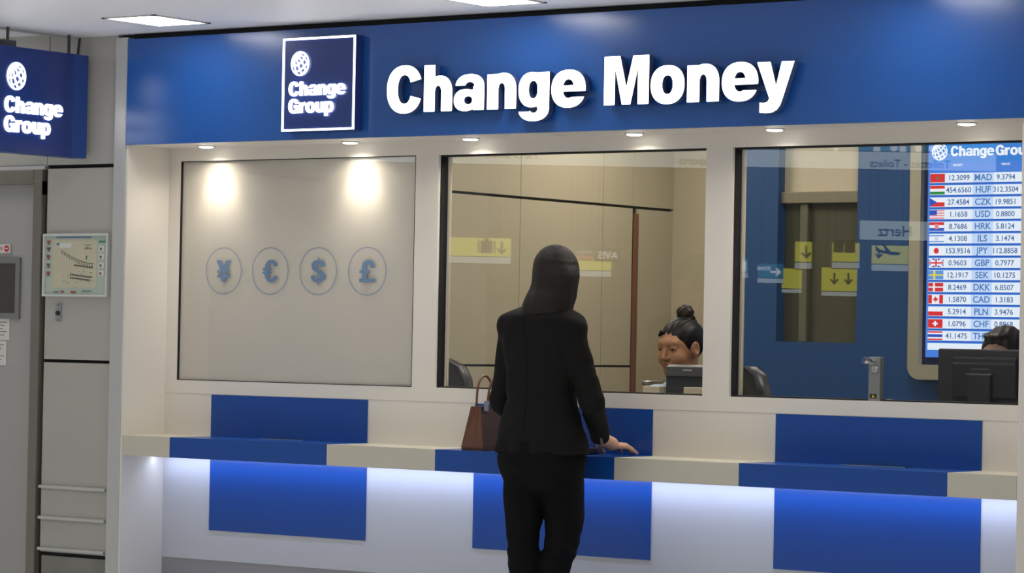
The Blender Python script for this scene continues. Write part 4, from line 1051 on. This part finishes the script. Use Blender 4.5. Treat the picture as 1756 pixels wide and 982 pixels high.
# ---- seated figures behind the glass
def seated(name_label, hc, rz, nod, skin, hair_m, top_m, vest_m, trouser_m, bun, lean=.05):
    P0 = Vector((hc.x, hc.y, 0)); root = empty('person', (hc.x, hc.y, 0)); tag(root, name_label, 'person'); bpy.context.view_layer.update()
    F = Matrix.Rotation(rz, 3, 'Z') @ Vector((0, 1, 0)); S = Matrix.Rotation(rz, 3, 'Z') @ Vector((1, 0, 0))
    M = Matrix.Translation(hc) @ Matrix.Rotation(rz, 4, 'Z') @ Matrix.Rotation(-nod, 4, 'X') @ Matrix.Scale(.93, 4)
    # head at fine resolution is one continuous mesh with the body
    R3 = Matrix.Rotation(rz, 4, 'Z')
    def P(s, f, z): v = P0 + S * s + F * f; return (v.x, v.y, z)
    zs = hc.z - .172                                        # shoulder height
    g = G3((hc.x - .30, hc.y - .52, 0), (hc.x + .30, hc.y + .34, hc.z + .13), .006)
    b = head_sdf(g.local(M)); b = smin(b, g.cone(P(0, -.03, hc.z - .09), P(0, -.05, zs), .045, .055), .03)
    b = smin(b, g.cone(P(0, -.06, zs - .06), P(0, -.08, zs - .42), .095, .10), .05)
    for s in (-1, 1):
        sh, el, wr = P(s * .155, -.05, zs - .02), P(s * .20, .02, zs - .26), P(s * .10, .09, zs - .375)
        b = smin(b, g.cone(sh, el, .042, .034), .03); b = smin(b, g.cone(el, wr, .034, .022), .01)
        kn_ = P(s * .10, .27, zs - .50); ft = P(s * .10, .26, .06)
        b = smin(b, g.cone(P(s * .08, -.06, zs - .48), kn_, .075, .055), .03); b = smin(b, g.cone(kn_, ft, .052, .034), .02)
        b = smin(b, g.cone(ft, P(s * .10, .34, .03), .034, .024), .02)
        w_ = Vector(wr); pm = w_ + F * .045 - Vector((0, 0, .008)); fs_ = []
        for dx in (-.022, -.007, .008, .022):
            b0 = pm + S * dx + F * .02; fs_.append([tuple(b0), tuple(b0 + F * .028 + Vector((0, 0, .003))), tuple(b0 + F * .048 - Vector((0, 0, .003))), tuple(b0 + F * .064 - Vector((0, 0, .008)))])
        th = [tuple(w_ + F * .012 - S * s * .016), tuple(w_ + F * .034 - S * s * .036), tuple(w_ + F * .055 - S * s * .040), tuple(w_ + F * .070 - S * s * .038)]
        b = smin(b, hand_chain(g, tuple(w_), tuple(pm), fs_, th), .006)
    hi = g.Z > hc.z - .16
    # body below; head separately refined then fused in one mesh object
    o = g.mesh(b, 'body', skin); keep_world(o, root)
    fb_ = G3((hc.x - .13, hc.y - .14, hc.z - .15), (hc.x + .13, hc.y + .14, hc.z + .13), .0026)
    q = fb_.local(M); hd_ = head_sdf(q)
    hd_ = np.maximum(hd_, hc.z - .14 - fb_.Z)
    o2 = fb_.mesh(hd_ - .0006, 'face_surface', skin)
    # fuse the fine head into the body mesh
    import bmesh
    bmm = bmesh.new(); bmm.from_mesh(o.data)
    kill = [v for v in bmm.verts if v.co.z > hc.z - .125]
    bmesh.ops.delete(bmm, geom=kill, context='VERTS'); bmm.from_mesh(o2.data); bmm.to_mesh(o.data); bmm.free()
    for p_ in o.data.polygons: p_.use_smooth = True
    bpy.data.objects.remove(o2)
    face_bits(M, root, hair_m)
    # shirt
    g = G3((hc.x - .30, hc.y - .40, zs - .52), (hc.x + .30, hc.y + .34, zs + .10), .005)
    s_ = g.cone(P(0, -.055, zs - .05), P(0, -.08, zs - .44), .108, .118)
    tor = s_
    for s in (-1, 1):
        sh, el, wr = P(s * .150, -.05, zs - .015), P(s * .20, .02, zs - .26), P(s * .10, .09, zs - .375)
        tor = smin(tor, g.cone(P(0, -.05, zs + .02), sh, .050, .050), .05); 
    sv = tor
    for s in (-1, 1):
        sh, el, wr = P(s * .150, -.05, zs - .015), P(s * .20, .02, zs - .26), P(s * .12, .07, zs - .36)
        tor = smin(tor, g.cone(sh, el, .050, .042), .02); tor = smin(tor, g.cone(el, wr, .042, .030), .01)
    cl_ = np.abs(g.cone(P(0, -.035, zs + .075), P(0, -.045, zs + .02), .052, .066)) - .005
    cl_ = np.maximum(np.maximum(cl_, g.Z - (zs + .078)), zs + .01 - g.Z)
    fr0 = Vector(P(0, .06, 0)); opn = (g.X - P0.x) * S.x + (g.Y - P0.y) * S.y; fwd = (g.X - P0.x) * F.x + (g.Y - P0.y) * F.y
    cl_ = np.maximum(cl_, -np.where(fwd > 0, np.abs(opn) - (.012 + .6 * (g.Z - zs)) * 1.0, 1.0))
    tor = smin(tor, cl_, .006)
    tor = tor + .0015 * np.sin(g.Z * 80 + g.X * 50)
    o = g.mesh(tor, 'shirt', top_m); keep_world(o, root)
    if vest_m:
        vv = sv - .005; vn = np.abs(opn) - .9 * np.clip(g.Z - (zs - .20), 0, 1) * .75
        vv = np.where(fwd > -.065, np.maximum(vv, -vn), vv); vv = np.maximum(vv, np.abs(opn) - .105); vv = np.maximum(vv, g.Z - (zs + .060))
        o = g.mesh(vv, 'waistcoat', vest_m); keep_world(o, root)
    g = G3((hc.x - .24, hc.y - .46, .05), (hc.x + .24, hc.y + .24, zs - .34), .007)
    t_ = g.cone(P(0, -.07, zs - .42), P(0, -.05, zs - .50), .115, .12)
    for s in (-1, 1):
        kn_ = P(s * .10, .27, zs - .50); ft = P(s * .10, .26, .10)
        t_ = smin(t_, g.cone(P(s * .08, -.06, zs - .49), kn_, .085, .066), .03); t_ = smin(t_, g.cone(kn_, ft, .064, .05), .02)
    o = g.mesh(t_, 'trousers', trouser_m); keep_world(o, root)
    for s in (-1, 1):
        a_ = Vector(P(s * .10, .25, .05)); b2 = Vector(P(s * .10, .36, .03)); g = G3((min(a_.x, b2.x) - .06, min(a_.y, b2.y) - .06, -.002), (max(a_.x, b2.x) + .06, max(a_.y, b2.y) + .06, .12), .005)
        s2 = np.maximum(np.maximum(g.cone(tuple(a_), tuple(b2), .042, .034), .001 - g.Z), g.Z - .09)
        o = g.mesh(s2, 'shoe', MATS['black_shoe_leather']); keep_world(o, root)
    # hair
    g = G3((hc.x - .14, hc.y - .15, hc.z - .10), (hc.x + .14, hc.y + .17, hc.z + .20), .0026); q = g.local(M)
    if bun:
        h_ = q.ell((0, -.019, .028), (.078, .096, .089))
        line = -(q.Y * -.80 + q.Z * .52 + .026)
        h_ = smax(h_, line + .0012 * np.sin(q.X * 120) , .006)
        h_ = smax(h_, -q.ell((.078, .002, -.010), (.02, .022, .034)), .003); h_ = smax(h_, -q.ell((-.078, .002, -.010), (.02, .022, .034)), .003)
        h_ = smin(h_, q.ell((0, -.048, .130), (.034, .034, .032)), .010)
        h_ = smin(h_, q.cone((.0, -.048, .095), (0, -.048, .11), .026, .018), .008)
        h_ = smin(h_, q.cone((-.030, -.055, .112), (-.040, -.060, .098), .007, .004), .006)
        h_ = smin(h_, q.cone((.028, .066, .072), (.040, .070, .058), .008, .004), .006)
        h_ = h_ + .0008 * np.sin(q.X * 300) * (q.Z < .1) + .0010 * np.sin((q.X + q.Z) * 220) * (q.Z > .1)
    else:
        h_ = q.ell((0, -.016, .032), (.080, .098, .088))
        h_ = smax(h_, -(q.Y * -.74 + q.Z * .60 - .012 + .018), .006)
        h_ = smax(h_, -(q.Z + .045), .01)
        h_ = smin(h_, q.ell((0, .045, .098), (.045, .030, .014)), .015)
        h_ = h_ + .0014 * np.sin(q.X * 210 + q.Y * 60)
    o = g.mesh(h_, 'hair', hair_m); keep_world(o, root)
    return root
seated('person with black hair in a high bun and pale blue shirt behind the glass',
       Vector((1.938, .56, 1.361)), math.radians(172), math.radians(9), SKIN_D, HAIR_K, mat('pale_blue_shirt', (.42, .55, .72, 1), .7), mat('dark_navy_waistcoat', (.02, .025, .035, 1), .7), SUIT2, True)
seated('person with short dark hair mostly hidden behind the black monitor',
       Vector((3.045, .88, 1.347)), math.radians(176), math.radians(14), SKIN_L, mat('dark_hair_short', (.022, .014, .010, 1), .5, noise=.5, nscale=60, bump=.4), mat('white_shirt', (.6, .6, .62, 1), .7), None, SUIT2, False)
for (x, y, nm, zt) in ((3.045, .97, 'person at the monitor', .525),):
    e = empty('swivel_stool', (x, y, 0)); tag(e, 'black swivel stool under the %s' % nm, 'stool')
    keep_world(MB().lathe((x, y, 0), [(.15, zt - .05), (.17, zt - .035), (.17, zt - .012), (.15, zt)], 28).build('seat', BLACKP), e)
    keep_world(MB().tube([(x, y, .03), (x, y, zt - .05)], .025, 12).build('column', DGREY), e)
    keep_world(MB().lathe((x, y, 0), [(.16, 0), (.16, .012), (.03, .04)], 28).build('base', DGREY), e)

# ================================================================== HALL SIGNS (mirrored in the panes)
RZ = -YAW
def hall_sign(name, label, cat, x, y, z0, z1, w_, bands, items, group='hanging signs in the hall'):
    """left edge as seen in the mirror at x,y; sign faces the kiosk"""
    e = empty(name, (x, y, z0)); tag(e, label, cat, group)
    u = Vector((math.cos(RZ), math.sin(RZ), 0)); n = Vector((-u.y, u.x, 0))       # n points to the kiosk (+y)
    M = Matrix(((-u.x, 0, n.x, x), (-u.y, 0, n.y, y), (0, 1, 0, z0), (0, 0, 0, 1)))   # local x runs along -u so text reads from the kiosk side
    H = z1 - z0
    bdy = MB().box(0, w_, 0, H, -.06, 0, M=M); keep_world(bdy.build('housing', DGREY), e)
    for m_, a, b_ in bands: keep_world(MB().box(0, w_, a * H, b_ * H, 0, .004, M=M).build('lit_band', m_), e)
    for kind, m_, xx, zz, sz in items:
        T_ = M @ Matrix.Translation((w_ * xx, zz * H, .006))
        if kind[0] == 't': me = text_mesh(kind[1:], sz, .001, 'LEFT', .012); o = mesh_obj(me, 'lettering', m_, T_)
        else:
            mb = MB(); T_ = T_ @ Matrix.Diagonal((sz * 10, sz * 10, 1, 1))
            if kind == 'down': mb.prism([(-.01, 0), (.01, 0), (.01, .1), (-.01, .1)], T_, .002); mb.prism([(0, -.015), (.045, .035), (.03, .045), (0, .012), (-.03, .045), (-.045, .035)], T_, .002)
            elif kind == 'left': mb.prism([(0, -.01), (.1, -.01), (.1, .01), (0, .01)], T_, .002); mb.prism([(-.015, 0), (.035, .045), (.045, .03), (.012, 0), (.045, -.03), (.035, -.045)], T_, .002)
            elif kind == 'case': mb.prism([(0, 0), (.10, 0), (.10, .105), (0, .105)], T_, .002); mb.prism([(-.025, 0), (-.012, 0), (-.012, .105), (-.025, .105)], T_, .002); mb.prism([(.112, 0), (.125, 0), (.125, .105), (.112, .105)], T_, .002); mb.prism([(.03, .105), (.07, .105), (.07, .125), (.03, .125)], T_, .002)
            elif kind == 'sq': mb.prism([(0, 0), (.09, 0), (.09, .11), (0, .11)], T_, .002)
            elif kind == 'dot': mb.prism([(.05 * math.cos(t), .05 + .05 * math.sin(t)) for t in np.linspace(0, 2 * PI, 20)[:-1]], T_, .002)
            elif kind == 'plane': mb.prism([(0, .02), (.09, .03), (.15, .10), (.165, .10), (.135, .035), (.19, .045), (.21, .075), (.22, .075), (.215, .03), (.18, .02), (.09, .0), (.02, .0)], T_, .002)
            o = mb.build('pictogram', m_)
        keep_world(o, e)
    for k in (.15, .85): 
        a = M @ Vector((w_ * k, H, -.03)); keep_world(MB().tube([a, a + Vector((0, 0, 4.2 - a.z))], .004, 6).build('hanger_rod', DGREY), e)
YEL = glow('sign_yellow_lit', (.72, .70, .05, 1), 3.2); SWH = glow('sign_white_lit', (.75, .85, .85, 1), 2.2); TEAL = glow('sign_teal_lit', (.02, .30, .42, 1), 2.0)
SWH2 = glow('sign_pale_lit', (.62, .72, .68, 1), 2.6); SBK = mat('sign_black', (.01, .01, .01, 1), .5); SRED = glow('sign_red_lit', (.8, .1, .05, 1), 1.6); SAV = glow('sign_white_letters', (1, 1, 1, 1), 3.0)
structure(bx(-20, 14, -24, -1.9, 4.2, 4.3).build('ceiling', CEIL))
hall_sign('direction_sign', 'long white car park and transport sign mirrored along the top of the middle window', 'sign', -2.802, -8.603, 2.546, 2.783, 2.514, [(SWH, 0.02, 0.55), (TEAL, 0.58, 1.00)],
          [('tParcs autos - Car parks', SBK, 0.519, 0.197, 0.074), ('tTransports', SBK, 0.012, 0.115, 0.074)])
hall_sign('direction_sign', 'long teal and white toilets sign with pictograms, mirrored along the top of the right window', 'sign', -1.375, -9.621, 2.560, 2.800, 1.730, [(SWH, 0.02, 0.50), (TEAL, 0.53, 1.00)],
          [('tToilettes - Toilets', SBK, 0.175, 0.081, 0.074), ('dot', SAV, 0.247, 0.516, 0.047), ('dot', SAV, 0.300, 0.516, 0.047), ('sq', SAV, 0.348, 0.516, 0.047), ('dot', SAV, 0.395, 0.516, 0.047), ('sq', SAV, 0.448, 0.516, 0.047), ('down', SAV, 0.619, 0.516, 0.047)])
hall_sign('direction_sign', 'yellow suitcase and down arrow sign mirrored at the left of the middle window', 'sign', -7.494, -12.638, 2.034, 2.261, 0.706, [(YEL, 0.30, 1.00), (SWH, 0.03, 0.27)],
          [('down', SBK, 0.114, 0.422, 0.101), ('case', SBK, 0.229, 0.422, 0.101), ('t?', SAV, 0.264, 0.444, 0.101)])
hall_sign('direction_sign', "plain yellow hanging sign mirrored just right of the standing person's head", 'sign', -6.787, -13.147, 1.939, 2.096, 0.414, [(YEL, 0.38, 1.00), (SWH, 0.03, 0.33)],
          [])
hall_sign('shop_sign', 'dark sign with white letters AVIS mirrored in the middle window', 'sign', -5.063, -10.690, 1.996, 2.099, 0.205, [],
          [('tAVIS', SAV, 0.130, 0.217, 0.076)])
hall_sign('shop_sign', 'small sign with orange lower half mirrored left of the AVIS letters', 'sign', -5.237, -10.566, 2.001, 2.086, 0.143, [(SRED, 0.05, 0.45)],
          [('tBudget', SWH2, 0.094, 0.632, 0.040)])
hall_sign('direction_sign', 'short yellow hanging sign mirrored at the right edge of the middle window', 'sign', -6.064, -13.662, 1.946, 2.128, 0.247, [(YEL, 0.32, 1.00), (SWH, 0.03, 0.28)],
          [])
hall_sign('shop_sign', 'pale lit sign with dark letters Hertz mirrored in the right window', 'sign', -2.681, -11.158, 2.161, 2.310, 0.499, [(SWH2, 0.03, 0.97)],
          [('tHertz', SBK, 0.231, 0.229, 0.107)])
hall_sign('direction_sign', 'small teal hanging sign mirrored at the left edge of the right window', 'sign', -5.822, -13.835, 1.952, 2.123, 0.177, [(TEAL, 0.30, 1.00), (SWH, 0.03, 0.27)],
          [('sq', SAV, 0.086, 0.353, 0.081)])
hall_sign('direction_sign', 'teal hanging sign with left arrow mirrored in the right window', 'sign', -5.572, -14.014, 1.912, 2.083, 0.222, [(TEAL, 0.28, 1.00), (SWH, 0.03, 0.25)],
          [('left', SAV, 0.136, 0.588, 0.081), ('tZONE', SAV, 0.477, 0.676, 0.045)])
hall_sign('direction_sign', 'narrow yellow hanging sign with a down arrow mirrored over the recess', 'sign', -5.371, -14.153, 2.038, 2.280, 0.146, [(YEL, 0.28, 1.00), (SWH, 0.03, 0.25)],
          [('down', SBK, 0.345, 0.438, 0.101)])
hall_sign('direction_sign', 'yellow hanging sign with two question marks mirrored over the recess', 'sign', -5.035, -14.393, 2.050, 2.277, 0.237, [(YEL, 0.28, 1.00), (SWH, 0.03, 0.25)],
          [('sq', SBK, 0.170, 0.622, 0.101), ('t?', SAV, 0.234, 0.622, 0.086), ('sq', SBK, 0.574, 0.622, 0.101), ('t?', SAV, 0.638, 0.622, 0.086)])
hall_sign('direction_sign', 'yellow hanging sign with a departing plane mirrored right of the recess', 'sign', -4.690, -14.640, 2.033, 2.260, 0.318, [(YEL, 0.30, 1.00), (SWH, 0.03, 0.27)],
          [('plane', SBK, 0.206, 0.644, 0.101), ('down', SBK, 0.810, 0.533, 0.081)])
hall_sign('direction_sign', 'large yellow hanging sign mirrored low over the recess, right one', 'sign', -6.027, -16.146, 1.841, 2.113, 0.331, [(YEL, 0.20, 1.00), (SWH, 0.03, 0.17)],
          [('down', SBK, 0.246, 0.460, 0.098), ('down', SBK, 0.639, 0.460, 0.098)])
hall_sign('direction_sign', 'large yellow hanging sign mirrored low over the recess, left one', 'sign', -6.447, -15.847, 1.864, 2.098, 0.185, [(YEL, 0.20, 1.00), (SWH, 0.03, 0.17)],
          [])
